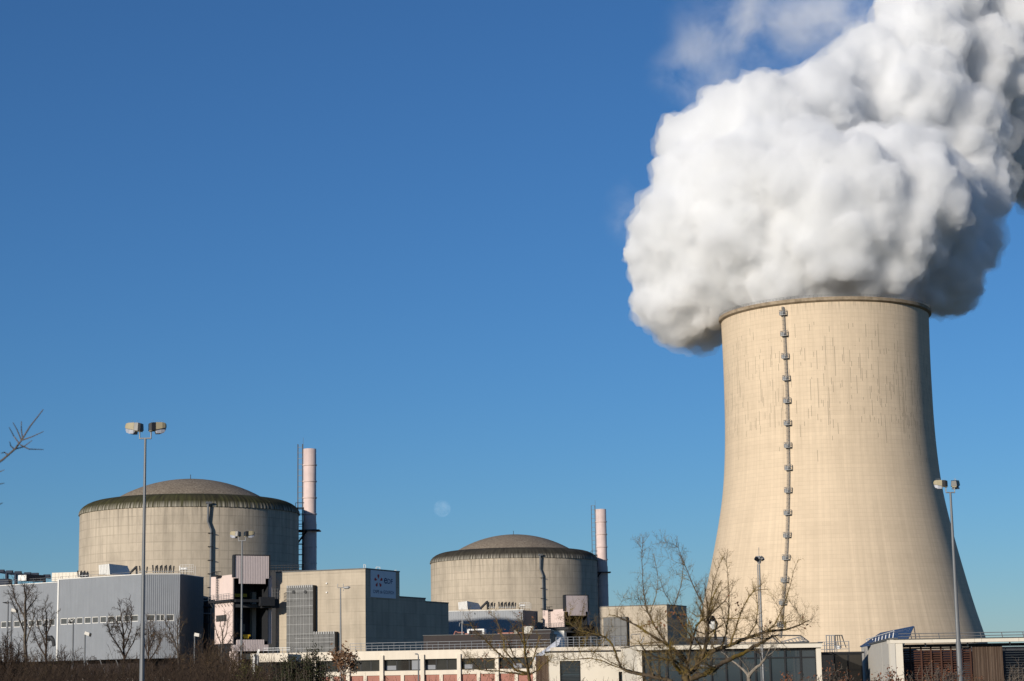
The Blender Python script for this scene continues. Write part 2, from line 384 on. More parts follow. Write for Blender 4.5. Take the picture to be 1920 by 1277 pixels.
def boards_mat():
    g = NG('weathered_boards'); x, y, z = g.xyz()
    oi = g.n.new('ShaderNodeObjectInfo'); n1 = g.noise(g.comb(g.math('MULTIPLY', x, 12.0), g.math('ADD', y, g.math('MULTIPLY', oi.outputs['Random'], 40.0)), g.math('MULTIPLY', z, .6)), 1.0, 5.0, .7)
    c = g.mix(oi.outputs['Random'], (.07, .045, .032), (.16, .115, .085)); c = g.mix(g.ramp(n1, .35, .7, 0, .7), c, (.06, .036, .025))
    g.col(c).surf(.85, 0, .2); return g.m
M['boards'] = boards_mat()
# ------------------------------------------------------------------ ground
gm = MB(); gm.quad((-9000, -9000, 0), (9000, -9000, 0), (9000, 14000, 0), (-9000, 14000, 0))
o = build(gm, 'ground', M['ground']); o['kind'] = 'structure'
gm = MB(); gm.quad((-70, 45, .004), (75, 45, .004), (75, 118, .004), (-70, 118, .004))
o = build(gm, 'car_park', M['asphalt']); o['kind'] = 'structure'

# ------------------------------------------------------------------ cooling tower
YT = 960.0
tc = at(1545, 593, YT); TX, TY = tc.x, tc.y
prof_px = [(1195, 1303, 1840.6), (1130, 1319, 1818), (1108, 1323, 1812), (1065, 1332, 1799), (1000, 1344, 1781), (960, 1349.5, 1770), (920, 1354.3, 1760.5),
           (864.5, 1357.3, 1752.5), (802, 1358.6, 1746.6), (739, 1357, 1742.5), (676.6, 1355.4, 1739.5), (614, 1351.9, 1737.3)]
prof = []
for (py, l, r) in prof_px:
    c = (l+r)/2; a, b = at(l, py, YT), at(r, py, YT); prof.append(((b.x-a.x)/2*.9975, (a.z+b.z)/2))
z_rim = (at(1350, 602, YT).z + at(1740, 584, YT).z)/2
dz = prof[0][1]; slope = (prof[0][0]-prof[1][0])/(prof[1][1]-prof[0][1])
full = [(prof[0][0]+slope*dz*1.03, 0.0)] + prof + [(prof[-1][0]+.1, z_rim-2.2)]
def interp(z):
    for (r0, z0), (r1, z1) in zip(full[:-1], full[1:]):
        if z0 <= z <= z1: return r0+(r1-r0)*(z-z0)/(z1-z0)
    return full[-1][0]
def prof_smooth(z): return sum(interp(min(max(z+d, 0), full[-1][1])) for d in (-7, -3.5, 0, 3.5, 7))/5
tower = thing('cooling_tower', (TX, TY, 0), 'huge beige concrete cooling tower with steam pouring from its top', 'cooling tower')
mb = MB(); zz = [full[-1][1]*k/60 for k in range(61)]
mb.lathe(TX, TY, [(prof_smooth(z), z) for z in zz], 160)
mb.lathe(TX, TY, [(prof_smooth(z)-.9, z) for z in zz][::-1], 160)
build(mb, 'shell', M['tower'], tower, smooth=True)
rt = full[-1][0]
g = NG('rim_concrete'); g.xyz(); n1 = g.noise(g.tc.outputs['Object'], .35, 5.0, .7)
g.col(g.mix(g.ramp(n1, .35, .65), (.20, .155, .105), (.36, .285, .20))).surf(.9, 0, .2); M['rim'] = g.m
mb = MB(); zr = z_rim
mb.lathe(TX, TY, [(rt-.9, zr-2.2), (rt, zr-2.2), (rt+1.25, zr-1.5), (rt+1.3, zr), (rt-.9, zr), (rt-.9, zr-2.2)], 160)
build(mb, 'rim', M['rim'], tower)
mb = MB(); N = 180
for k in range(N):
    a = 2*math.pi*k/N; p = Vector((TX+(rt+1.15)*math.cos(a), TY+(rt+1.15)*math.sin(a), zr))
    mb.tube([p, p+Vector((0, 0, 1.15))], .05, 4)
for h in (.6, 1.15):
    mb.tube([Vector((TX+(rt+1.15)*math.cos(2*math.pi*k/N), TY+(rt+1.15)*math.sin(2*math.pi*k/N), zr+h)) for k in range(N+1)], .05, 4, cap=False)
build(mb, 'rim_railing', M['rail2'], tower)
# the ladder with its rest platforms, up the front of the shell
plat_px = [(1470, 587), (1472, 626), (1474, 668), (1476, 709), (1477.5, 751), (1478.5, 793), (1479, 835), (1480, 877), (1479.5, 919), (1478.5, 961), (1477.5, 1003), (1475.5, 1045), (1473, 1087), (1469.5, 1129), (1466.5, 1170)]
def shell_hit(px, py):
    r = ray(px, py); lo, hi = 700.0, TY
    for _ in range(40):
        mid = (lo+hi)/2; q = CAM + r*(mid/r.y)
        if (q.xy-Vector((TX, TY))).length > prof_smooth(max(q.z, 0)): lo = mid
        else: hi = mid
    return CAM + r*(hi/r.y)
spine = [shell_hit(*p) for p in plat_px]
mb = MB(); side = Vector((1, 0, 0))
def off(q, k): d = Vector((q.x-TX, q.y-TY, 0)).normalized(); return q + d*k
tops = [off(shell_hit(1469, 576), .6)] + [off(q, .6) for q in spine] + [off(shell_hit(1464, 1196), .6)]
for sx in (-.45, .45): mb.tube([q+side*sx for q in tops], .10, 4)
for a, b in zip(tops[:-1], tops[1:]):
    n = 16
    for k in range(n): q = a.lerp(b, k/n); mb.tube([q-side*.45, q+side*.45], .07, 3)
    for sx in (-.55, .55):
        qa, qb = off(a, .8), off(b, .8); mb.tube([qa+side*sx, qb+side*sx], .055, 3)
    for k in range(0, n, 3):
        q = a.lerp(b, k/n); o2 = off(q, .8); mb.tube([q-side*.5, o2-side*.55, o2+side*.55, q+side*.5], .055, 3)
build(mb, 'ladder', M['lamppole'], tower)
p0 = None
for q in spine:
    mb = MB(); d = Vector((q.x-TX, q.y-TY, 0)).normalized()
    if p0 is None:
        b = MB(); w, dep, h = 1.55, 2.0, 2.3
        b.box(-w, w, -dep, 0, -1.25, -1.0)
        for x in (-w, -w*.33, w*.33, w): b.tube([(x, -dep+.06, -1.1), (x, -dep+.06, h-1.1)], .10, 4)
        for x in (-w, w): b.tube([(x, -.2, -1.1), (x, -.2, h-1.1)], .10, 4)
        for z in (-.4, .3, 1.15): b.tube([(-w, -.1, z), (-w, -dep+.06, z), (w, -dep+.06, z), (w, -.1, z)], .10, 4)
        b.box(-w, w*.1, -dep+.12, -dep+.18, -1.0, .6)
        p0 = build(b, 'rest_platform', M['lamppole'], tower, origin=(0, 0, 0))
        p0.location = q - base_of(tower); p0.rotation_euler = (0, 0, math.atan2(d.y, d.x)+math.pi/2)
    else:
        inst('rest_platform', p0, tower, q, math.atan2(d.y, d.x)+math.pi/2)

# ------------------------------------------------------------------ steam plume
rnd = random.Random(11)
core_px = [(1545,575,98,0),(1450,560,95,18),(1640,560,95,22),(1545,500,112,-6),(1640,500,104,-16),(1480,505,104,-14),(1710,535,76,10),(1570,440,120,-30),(1660,430,118,-22),(1740,400,90,8),(1400,420,110,-14),(1440,500,118,4),(1650,500,120,6),(1330,520,115,12),(1275,555,88,20),(1275,592,64,30),(1325,604,52,38),(1238,556,62,24),
  (1226,480,62,10),(1262,420,82,0),(1302,330,82,4),(1292,268,64,14),(1370,240,86,8),(1440,225,95,0),(1535,205,92,10),(1440,350,145,-12),(1555,385,160,-22),(1680,380,155,-6),(1760,480,100,18),(1783,532,64,34),(1805,455,72,34),
  (1815,350,88,44),(1785,250,108,44),(1700,190,118,34),(1640,130,86,34),(1590,150,70,24),(1725,85,100,44),(1745,0,112,64),(1835,130,118,74),(1895,235,96,104),(1850,45,138,96),(1945,120,135,130),(1965,290,112,150),
  (2050,60,160,170),(2100,210,150,180),(2000,-60,160,160),(1880,-85,140,130),(2200,-40,180,230),(1795,-95,120,100),(2140,-190,200,210),(1700,-30,62,60)]
PX = YT/F_PX*1.03
cores = []
for (px, py, r, dy) in core_px:
    Y = YT+dy; c = at(px, py, Y); cores.append((c, r*Y/F_PX*1.0*.93))
def fib(n, off=0.0):
    ga = math.pi*(3-math.sqrt(5)); out = []
    for i in range(n):
        z = 1-2*(i+.5)/n; r = math.sqrt(max(0, 1-z*z)); a = ga*i+off; out.append(Vector((r*math.cos(a), r*math.sin(a), z)))
    return out
ico = {}
for lv in (1, 2, 3):
    bm = bmesh.new(); bmesh.ops.create_icosphere(bm, subdivisions=lv, radius=1.0)
    bm.verts.ensure_lookup_table(); ico[lv] = ([v.co.copy() for v in bm.verts], [tuple(v.index for v in f.verts) for f in bm.faces]); bm.free()
pv, pf = [], []
def ball(c, r, lv):
    vs, fs = ico[lv]; b = len(pv)
    pv.extend([(c.x+v.x*r, c.y+v.y*r, c.z+v.z*r) for v in vs]); pf.extend([tuple(b+i for i in f) for f in fs])
axis = Vector((TX, TY))
def ok_place(c, r):   # steam may not pass through the tower's shell below the rim
    d = (c.xy-axis).length
    if c.z-r < z_rim+.6:
        if abs(d-rt) < r+1.0 : return False
        if c.z < z_rim-14: return d > rt+r+.5
        if c.y < TY-10 and d > rt: return False
    return True
meds = []
for i, (c, r) in enumerate(cores):
    ball(c, r*.97, 3)
    for u in fib(64, rnd.uniform(0, 6)):
        u = (u + Vector((rnd.uniform(-.25, .25), rnd.uniform(-.25, .25), rnd.uniform(-.25, .25)))).normalized()
        p = c+u*r*.86
        if any(j != i and (p-c2).length < r2*.84 for j, (c2, r2) in enumerate(cores)): continue
        mr = r*rnd.uniform(.18, .36)
        if ok_place(p, mr): meds.append((p, mr, u)); ball(p, mr, 2)
for (c, r, u0) in meds:
    for u in fib(18, rnd.uniform(0, 6)):
        if u.dot(u0) < -.25: continue
        u = (u + Vector((rnd.uniform(-.3, .3), rnd.uniform(-.3, .3), rnd.uniform(-.3, .3)))).normalized()
        p = c+u*r*.86; sr = r*rnd.uniform(.16, .36)
        if rnd.random() < .6 and ok_place(p, sr): ball(p, sr, 1)
me = bpy.data.meshes.new('plume_raw'); me.from_pydata(pv, [], pf); me.update()
tmp = bpy.data.objects.new('plume_raw', me); COL.objects.link(tmp)
md = tmp.modifiers.new('r', 'REMESH'); md.mode = 'VOXEL'; md.voxel_size = 1.15
md = tmp.modifiers.new('s', 'SMOOTH'); md.iterations = 1; md.factor = .5
dg = bpy.context.evaluated_depsgraph_get(); pm = bpy.data.meshes.new_from_object(tmp.evaluated_get(dg)); pm.name = 'steam_plume'
bpy.data.objects.remove(tmp); bpy.data.meshes.remove(me)
import numpy as np
n = len(pm.vertices); co = np.empty(n*3, 'f'); pm.vertices.foreach_get('co', co); co = co.reshape(-1, 3)
no = np.empty(n*3, 'f'); pm.vertex_normals.foreach_get('vector', no); no = no.reshape(-1, 3)
def vn(p, sc_, seed):   # value noise, vectorised
    q = p*sc_+seed; i = np.floor(q).astype(np.int64); f = q-i; f = f*f*(3-2*f)
    def h(a): x = (a[:, 0]*73856093) ^ (a[:, 1]*19349663) ^ (a[:, 2]*83492791); x = (x ^ (x >> 13))*1274126177 & 0x7fffffff; return ((x ^ (x >> 16)) & 0xffff)/65535.0
    out = 0
    for dx in (0, 1):
        for dy in (0, 1):
            for dz_ in (0, 1):
                wgt = (f[:, 0] if dx else 1-f[:, 0])*(f[:, 1] if dy else 1-f[:, 1])*(f[:, 2] if dz_ else 1-f[:, 2])
                out = out+wgt*h(i+np.array([dx, dy, dz_]))
    return out-.5
lo = np.clip((co[:, 2]-z_rim-1.0)/6.0, 0, 1)
outside = np.hypot(co[:, 0]-TX, co[:, 1]-TY) > rt+6
amp = np.where(outside, 1.0, lo)
disp = (np.abs(vn(co, .11, 3.1))*5.0-1.3 + np.abs(vn(co, .24, 7.7))*2.8-.7 + np.abs(vn(co, .5, 1.3))*1.7-.4 + np.abs(vn(co, .95, 4.9))*1.0-.25)
co = co + no*(disp*amp)[:, None]
pm.vertices.foreach_set('co', (co-np.array([TX, TY, 0], 'f')).ravel()); pm.update()
def volume(name, dens, col=(1, 1, 1), aniso=0.0):
    mm = bpy.data.materials.new(name); mm.use_nodes = True; t = mm.node_tree; t.nodes.clear()
    out = t.nodes.new('ShaderNodeOutputMaterial'); v = t.nodes.new('ShaderNodeVolumePrincipled')
    v.inputs['Color'].default_value = (*col, 1); v.inputs['Density'].default_value = dens; v.inputs['Anisotropy'].default_value = aniso
    t.links.new(v.outputs[0], out.inputs['Volume']); return mm, t, v
mv, _, _ = volume('dense_steam', .24, (.979, .981, .984), 0.0)
plume = thing('steam_plume', (TX, TY, 0), 'thick white steam cloud billowing from the cooling tower and drifting right', 'steam cloud')
pm.materials.clear(); pm.materials.append(mv)
o = bpy.data.objects.new('dense_cloud', pm); COL.objects.link(o); o.parent = plume; o['_b'] = (TX, TY, 0)

co2 = co[::1]
tmp = bpy.data.objects.new('tmp', pm.copy()); COL.objects.link(tmp)
md = tmp.modifiers.new('d', 'DISPLACE'); md.strength = 2.2; md.mid_level = 0.0
md = tmp.modifiers.new('r', 'REMESH'); md.mode = 'VOXEL'; md.voxel_size = 2.4
dg = bpy.context.evaluated_depsgraph_get(); vm = bpy.data.meshes.new_from_object(tmp.evaluated_get(dg)); bpy.data.objects.remove(tmp)
n = len(vm.vertices); c2 = np.empty(n*3, 'f'); vm.vertices.foreach_get('co', c2); c2 = c2.reshape(-1, 3); n2 = np.empty(n*3, 'f'); vm.vertex_normals.foreach_get('vector', n2); n2 = n2.reshape(-1, 3)
out2 = np.hypot(c2[:, 0], c2[:, 1]) > rt+8
a2 = np.where(out2, 1.0, np.clip((c2[:, 2]-z_rim-3.0)/8.0, 0, 1))
c2 = c2 + n2*((vn(c2, .06, 5.5)*7.0+vn(c2, .17, 2.2)*5.0+vn(c2, .4, 8.8)*2.5)*a2 - 4.0*(1-a2))[:, None]
vm.vertices.foreach_set('co', c2.ravel()); vm.update(); vm.name = 'feathered_edge'
mv2, _, _ = volume('feathered_steam', .055, (.96, .963, .967), 0.0)
vm.materials.clear(); vm.materials.append(mv2); o = bpy.data.objects.new('feathered_edge', vm); COL.objects.link(o); o.parent = plume; o['_b'] = (TX, TY, 0)
# ------------------------------------------------------------------ reactor buildings
R1D = 468.0; RR = 25.4
rc = at(356.5, 967, R1D); RX, RY, RZ = rc.x, rc.y, rc.z
def reactor(cx, cy, zr, label, ring):
    t = thing('reactor_building', (cx, cy, 0), label, 'reactor building', 'domed reactor buildings')
    t['_b'] = (cx, cy, zr-43.0); t.location = (cx, cy, zr-43.0)
    mb = MB(); mb.lathe(cx, cy, [(RR, zr-43.0), (RR, zr-.05)], 128); build(mb, 'wall', M['contain'], t, smooth=True)
    mb = MB(); pr = [(RR-.3, zr-.05), (RR+.22, zr-.05)]
    for k in range(9):
        a = math.pi/2*k/8; pr.append((19.6+(RR+.22-19.6)*math.cos(a), zr+3.35*math.sin(a)))
    pr += [(18.6, zr+3.3), (18.2, zr+2.7)]
    n = 150
    mb.lathe(cx, cy, pr, n*4, lambda th: 1.0+.0045*abs(math.sin(th*n/2))-.002)
    build(mb, 'dome_ring', M[ring], t, smooth=True)
    mb = MB(); Rc = 34.0; pr = []
    for k in range(13):
        r = 18.3*(1-k/12); pr.append((max(r, .02), zr+8.55-(Rc-math.sqrt(Rc*Rc-r*r))))
    mb.lathe(cx, cy, pr, 96); build(mb, 'dome', M['dome'], t, smooth=True)
    mb = MB(); mb.tube([(cx, cy, zr+8.5), (cx, cy, zr+9.7)], .08, 5); build(mb, 'lightning_rod', M['dark'], t)
    return t
r1 = reactor(RX, RY, RZ, 'nearer domed concrete reactor building with a mossy green ring, at left', 'ring_moss')
r2c = at(963.5, 1055, 611.0)
r2 = reactor(r2c.x, r2c.y, r2c.z, 'farther domed concrete reactor building with a grey ring, right of the moon', 'ring_grey')
def cyl_hit(px, py, cx, cy, R):
    r = ray(px, py); d = Vector((r.x, r.y)); o = CAM.xy-Vector((cx, cy)); a = d.dot(d); b = 2*o.dot(d); c = o.dot(o)-R*R
    k = (-b-math.sqrt(max(b*b-4*a*c, 0)))/(2*a); return CAM+r*k
def drain(px0, root, cx, cy, zr, sc_):
    # the conduit that runs down the drum, stepping sideways near its top
    q = cyl_hit(px0, 1000 if sc_ > .9 else 1070, cx, cy, RR); a0 = math.atan2(q.y-cy, q.x-cx)
    def P(da, z, r=RR+.45): a = a0+da/RR; return (cx+r*math.cos(a), cy+r*math.sin(a), z)
    mb = MB(); mb.tube([P(-.25, zr+.9, RR+.7), P(-.25, zr-3.4), P(.45, zr-5.2), P(.45, zr-43)], .25, 8)
    mb.tube([P(-.75, zr+.7, RR+.7), P(.5, zr+.7, RR+.7)], .3, 6)
    build(mb, 'drain_pipe', M['lamppole'], root)
    for k in range(11): mb = MB(); z = zr-6-k*3.0; mb.tube([P(-.1, z, RR), P(-.1, z, RR+.8), P(.9, z, RR+.8), P(.9, z, RR)], .09, 4); build(mb, 'pipe_clamp', M['dark'], root)
drain(391, r1, RX, RY, RZ, 1.0); drain(1013.5, r2, r2c.x, r2c.y, r2c.z, .8)

def stack(pxc, py_top, Y, wpx, label):
    c = at(pxc, py_top, Y); cx, cy, zt = c.x, c.y, c.z; rr = wpx*Y/F_PX/2
    t = thing('vent_stack', (cx, cy, 0), label, 'vent stack', 'pink vent stacks beside the reactors')
    mb = MB(); mb.lathe(cx, cy, [(rr*1.04, 0), (rr*1.04, zt-18), (rr*.97, zt-17.2), (rr*.97, zt), (rr*.85, zt), (rr*.85, zt-3)], 40)
    build(mb, 'flue', M['stackpink'], t, smooth=True).data.polygons.foreach_set('use_smooth', [True]*(40*5))
    for k in range(7):
        z = zt-3.9*(k+1); b = MB(); b.lathe(cx, cy, [(rr*1.03, z-.18), (rr*1.075, z-.12), (rr*1.075, z+.12), (rr*1.03, z+.18)], 40)
        build(b, 'collar_band', M['stackpink'], t)
    lx = cx-rr-.68; mb = MB(); z0 = zt-14
    for (a, b) in ((-.55, -.55), (.55, -.55), (-.55, .45), (.55, .45)): mb.tube([(lx+a, cy+b, 0), (lx+a, cy+b, zt+1.2)], .085, 4)
    z = 2.0
    while z < zt+1.2:
        mb.tube([(lx-.55, cy-.55, z), (lx+.55, cy-.55, z)], .06, 3); mb.tube([(lx-.55, cy+.45, z), (lx-.55, cy-.55, z)], .05, 3); z += 1.35
    mb.tube([(lx+.7, cy, zt-1), (lx+.7, cy, zt+2.8)], .035, 4)
    build(mb, 'ladder', M['lamppole'], t)
    mb = MB()
    for zz_ in (zt-19.4,): mb.box(cx-rr-2.0, cx+rr+.9, cy-rr-.9, cy+rr+.9, zz_-.25, zz_)
    mb.box(lx-1.0, lx+1.2, cy-.9, cy+.9, zt-14.2, zt-14.0)
    mb.tube([(lx-.9, cy-.4, zt-23), (cx-rr*.3, cy-rr-.3, zt-19.6)], .22, 5)
    for a in (-1.0, 1.2): mb.tube([(lx+a, cy-.9, zt-14.1), (lx+a, cy-.9, zt-12.9)], .07, 4)
    mb.tube([(lx-1.0, cy-.9, zt-12.9), (lx+1.2, cy-.9, zt-12.9)], .07, 4)
    # cage of the wide lower ladder, tied to the drum
    for x in (lx-.9, lx+.95): mb.tube([(x, cy-.8, 0), (x, cy-.8, zt-14)], .16, 4)
    z = 3
    while z < zt-15: mb.tube([(lx-.9, cy-.8, z), (lx+.95, cy-.8, z)], .10, 4); z += 2.4
    build(mb, 'platform', M['dark'], t)
    return t
stack(580.8, 842, 474.0, 25.0, 'tall pinkish vent stack right of the nearer mossy-ringed reactor')
stack(1126.3, 955, 618.0, 20.5, 'short-looking pinkish vent stack right of the farther grey-ringed reactor')

# ------------------------------------------------------------------ moon
g = NG('moon'); g.xyz(); n1 = g.noise(g.tc.outputs['Object'], .055, 3.0, .6)
tr = g.n.new('ShaderNodeBsdfTransparent'); df = g.n.new('ShaderNodeBsdfDiffuse'); ad = g.n.new('ShaderNodeAddShader')
g.L(g.mix(g.ramp(n1, .35, .65), (.012, .0115, .011), (.044, .042, .039)), df.inputs[0]); g.L(tr.outputs[0], ad.inputs[0]); g.L(df.outputs[0], ad.inputs[1])
g.L(ad.outputs[0], g.o.inputs['Surface'])
mc = at(829, 953.5, 6000); vs, fs = ico[3]; mb = MB(); bm = bmesh.new(); bmesh.ops.create_icosphere(bm, subdivisions=4, radius=16*6000/F_PX)
mb.v = [tuple(v.co+mc) for v in bm.verts]; mb.f = [tuple(v.index for v in f.verts) for f in bm.faces]; bm.free()
o = build(mb, 'moon', g.m, smooth=True, origin=mc); o.data.materials[0].use_backface_culling = True
tag(o, 'faint pale daytime moon in the blue sky between the two reactors', 'moon')
# ------------------------------------------------------------------ turbine-side halls (silver cladding)
def window(F, root, t0, t1, z0, z1, d, fw, frame_mat, pane_mat, cross=False, mull=0):
    mb = MB(); mb.fbox(F, t0, t1, d-.10, d+.07, z0, z0+fw); mb.fbox(F, t0, t1, d-.10, d+.07, z1-fw, z1)
    mb.fbox(F, t0, t0+fw, d-.10, d+.068, z0+fw, z1-fw); mb.fbox(F, t1-fw, t1, d-.10, d+.068, z0+fw, z1-fw)
    for k in range(mull):
        tm = t0+(t1-t0)*(k+1)/(mull+1); mb.fbox(F, tm-fw*.5, tm+fw*.5, d-.10, d+.066, z0+fw, z1-fw)
    if cross:
        mb.tube([F.pt(t0, d+.03, z0), F.pt(t1, d+.03, z1)], .05, 4); mb.tube([F.pt(t0, d+.03, z1), F.pt(t1, d+.03, z0)], .05, 4)
    f = build(mb, 'window', frame_mat, root)
    p = MB(); p.quad(F.pt(t0+fw, d-.05, z0+fw), F.pt(t1-fw, d-.05, z0+fw), F.pt(t1-fw, d-.05, z1-fw), F.pt(t0+fw, d-.05, z1-fw))
    build(p, 'pane', pane_mat, f); return f
def clad(mb, F, t0, t1, z0, z1, holes=()):
    """corrugated cladding, cut round the window band"""
    if not holes: mb.corr(F, t0, t1, z0, z1); return
    zb0, zb1 = holes[0][2], holes[0][3]
    mb.corr(F, t0, t1, z0, zb0); mb.corr(F, t0, t1, zb1, z1)
    hs = sorted(holes); edges = [t0]+[x for h in hs for x in (h[0], h[1])]+[t1]
    for a, b in zip(edges[0::2], edges[1::2]):
        if b-a > .02: mb.quad(F.pt(a, .03, zb0), F.pt(b, .03, zb0), F.pt(b, .03, zb1), F.pt(a, .03, zb1))

FC = Face(338, 412.0, 14, 1077); tC0 = FC.t(268)
pB = FC.pt(tC0, 0, 0); FB = Face.xy(pB.x, pB.y, -36); tB0 = FB.t(109)
pA = FB.pt(tB0, -.5, 0); FA = Face.xy(pA.x, pA.y, -36); tA0 = FA.t(-60)
pC = FC.pt(0, 0, 0); FD = Face.xy(pC.x, pC.y, 80); tD1 = FD.t(381)
zT = FC.z(338, 1077); zB_ = FC.z(330, 1234); zw0, zw1 = FC.z(300, 1164.5), FC.z(300, 1152)
hall = thing('silver_hall', (pC.x, pC.y, 0), 'long silver corrugated hall with a window band, in front of the mossy-ringed reactor', 'industrial hall', 'silver halls beside the reactors')
wC = [(FC.t(a), FC.t(b), zw0, zw1) for a, b in ((275, 290.5), (293, 308.5), (311.5, 326.5))]
wB = [(FB.t(a), FB.t(b), zw0, zw1) for a, b in ((113.5, 126), (127.5, 141.5), (143.5, 155), (158.5, 170.5), (173, 184.5), (187.5, 199.5), (202, 214.5), (217.5, 229), (232, 243), (246, 259))]
wA = [(FA.t(a), FA.t(b), zw0-.1, zw1-.1) for a, b in ((-50, -38), (-30, -16), (-12, -1), (2, 12.5), (15, 23), (26, 38), (40, 50), (53.5, 65), (68, 79), (82, 91), (94, 103))]
mb = MB(); clad(mb, FC, tC0, 0, zB_, zT, wC); clad(mb, FB, tB0, 0, zB_, zT, wB); clad(mb, FA, tA0, 0, zB_, zT-.5, wA)
build(mb, 'cladding', M['silver'], hall)
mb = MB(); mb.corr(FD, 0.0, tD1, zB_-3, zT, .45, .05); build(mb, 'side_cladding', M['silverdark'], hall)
for F, hs in ((FC, wC), (FB, wB), (FA, wA)):
    for i, h in enumerate(hs): window(F, hall, *h, -.12, .13, M['whitemetal'], M['hallglass'], cross=(F is FB and i == 1), mull=1 if (F is FC and i == 1) else 0)
back = 30.0; pts = [FA.pt(tA0, 0, 0), FA.pt(0, 0, 0), FB.pt(0, 0, 0), FC.pt(0, 0, 0), FD.pt(tD1, 0, 0)]
far = [Vector((p.x, p.y, 0)) for p in pts]; bk0 = FA.pt(tA0, -back, 0)
mb = MB(); mb.poly([(p.x, p.y, zT-.55) for p in [pts[0], pts[1], pts[2], pts[3], pts[4], bk0]]); mb.quad((bk0.x, bk0.y, 0), (bk0.x, bk0.y, zT-.55), (pts[4].x, pts[4].y, zT-.55), (pts[4].x, pts[4].y, 0))
mb.quad((bk0.x, bk0.y, 0), (pts[0].x, pts[0].y, 0), (pts[0].x, pts[0].y, zT-.55), (bk0.x, bk0.y, zT-.55))
build(mb, 'roof', M['silverdark'], hall)
mb = MB()
for F, a, b, zz_ in ((FC, tC0, .05, zT), (FB, tB0, 0, zT), (FA, tA0, 0, zT-.5)): mb.fbox(F, a, b, -.2, .14, zz_, zz_+.16)
mb.fbox(FB, tB0-.15, tB0+.25, -.1, .2, zB_, zT+.15); mb.fbox(FD, 0, tD1, -.2, .1, zT, zT+.14)
build(mb, 'roof_edge_trim', M['whitemetal'], hall)
mb = MB()
for F, a, b in ((FC, tC0, 0), (FB, tB0, 0), (FA, tA0, 0)): mb.fbox(F, a, b, -3.4, -3.0, 0, zB_); mb.quad(F.pt(a, 0, zB_), F.pt(b, 0, zB_), F.pt(b, -3.4, zB_), F.pt(a, -3.4, zB_))
build(mb, 'recessed_ground_storey', M['brown'], hall)
mb = MB()
for F, a, b in ((FC, tC0, 0), (FB, tB0, 0), (FA, tA0, 0)): mb.fbox(F, a, b, -2.6, -2.2, 0, 3.4)
build(mb, 'plinth_wall', M['pale_block'], hall)
for p in (160, 186, 216):
    a = FB.t(p, 1236); mb = MB(); mb.tube([FB.pt(a, -.2, zB_), FB.pt(a+4.5, -.2, 0)], .10, 5); build(mb, 'brace', M['galv'], hall)
mb = MB(); ta = FB.t(94); q = FA.pt(FA.t(92), .2, FA.z(92, 1197)); mb.tube([q, q+Vector((.9, -.5, .1)), q+Vector((1.5, -.7, -.5)), q+Vector((1.7, -.75, -1.6))], .55, 10); build(mb, 'exhaust_duct', M['dark'], hall)
mb = MB()
zr_ = zT+1.1
for F, a, b in ((FC, tC0, -.3), (FB, tB0, 0), (FA, tA0, 0)):
    n = max(2, int((b-a)/2.2))
    for k in range(n+1): t = a+(b-a)*k/n; mb.tube([F.pt(t, -.5, zT-.5), F.pt(t, -.5, zr_-.35)], .035, 3)
    for h in (.3, .75): mb.tube([F.pt(a, -.5, zT+h-.1), F.pt(b, -.5, zT+h-.1)], .035, 3)
build(mb, 'roof_railing', M['rail2'], hall)

def duct_unit(pl, pm, pr, yt, yb, Y, label, group):
    c = at(pm, yb, Y); l = at(pl, yb, Y+4); r = at(pr, yb, Y+9); h = (yb-yt)*Y/F_PX
    t = thing('roof_air_handler', c, label, 'rooftop air unit', group)
    tl = at(pl-1, yt+2, Y+4); tm_ = at(pm-1.5, yt-.5, Y); tr = at(pr-7, yt+3.5, Y+9); b4 = l+(r-c)*.9; t4 = tl+(tr-tm_)*.9
    mb = MB(); mb.hexa([l, c, r, b4, tl, tm_, tr, t4]); build(mb, 'casing', M['whitemetal'], t)
    s_ = Y/F_PX; e = at(pr-3, yb-2, Y+2)
    mb = MB(); mb.tube([e, e+Vector((s_*9, 0, s_*9)), e+Vector((s_*12, 0, s_*12))], s_*2.2, 8); mb.tube([e+Vector((s_*12.5, 0, s_*14)), e+Vector((s_*13.5, 0, s_*-2))], s_*2.0, 8)
    build(mb, 'elbow_pipe', M['dark'], t)
    mb = MB(); n_ = (tm_-tl).length; 
    for k in range(1, 7): a = l.lerp(c, k/7); b = tl.lerp(tm_, k/7); mb.tube([a+Vector((0, -.03, 0)), b+Vector((0, -.03, 0))], .035, 3)
    build(mb, 'sheet_seams', M['galv'], t); return t
def vent_row(pairs, yt, yb, Y, label, group, lean=0.0):
    c = at(sum(p for p in pairs)/len(pairs), yb, Y); t = thing('vent_pipe_row', c, label, 'roof vents', group); s_ = Y/F_PX
    for i, p in enumerate(pairs):
        a = at(p, yb, Y); b = at(p-1.2+2.4*((i+1) % 2 == 0)+lean*i, yt+(i % 2)*1.5, Y)
        mb = MB(); mb.tube([a, b], [s_*1.15, s_*1.35], 8); build(mb, 'vent_pipe', M['dark'], t)
    mb = MB(); a = at(min(pairs)-2, yb-2.2, Y-.3); b = at(max(pairs)+2, yb-2.6, Y-.3); mb.tube([a, b], .06, 4)
    for p in pairs[::2]: mb.tube([at(p+1, yb, Y-.3), at(p+1, yb-4.5, Y-.3)], .05, 3)
    build(mb, 'guard_rail', M['whitemetal'], t); return t
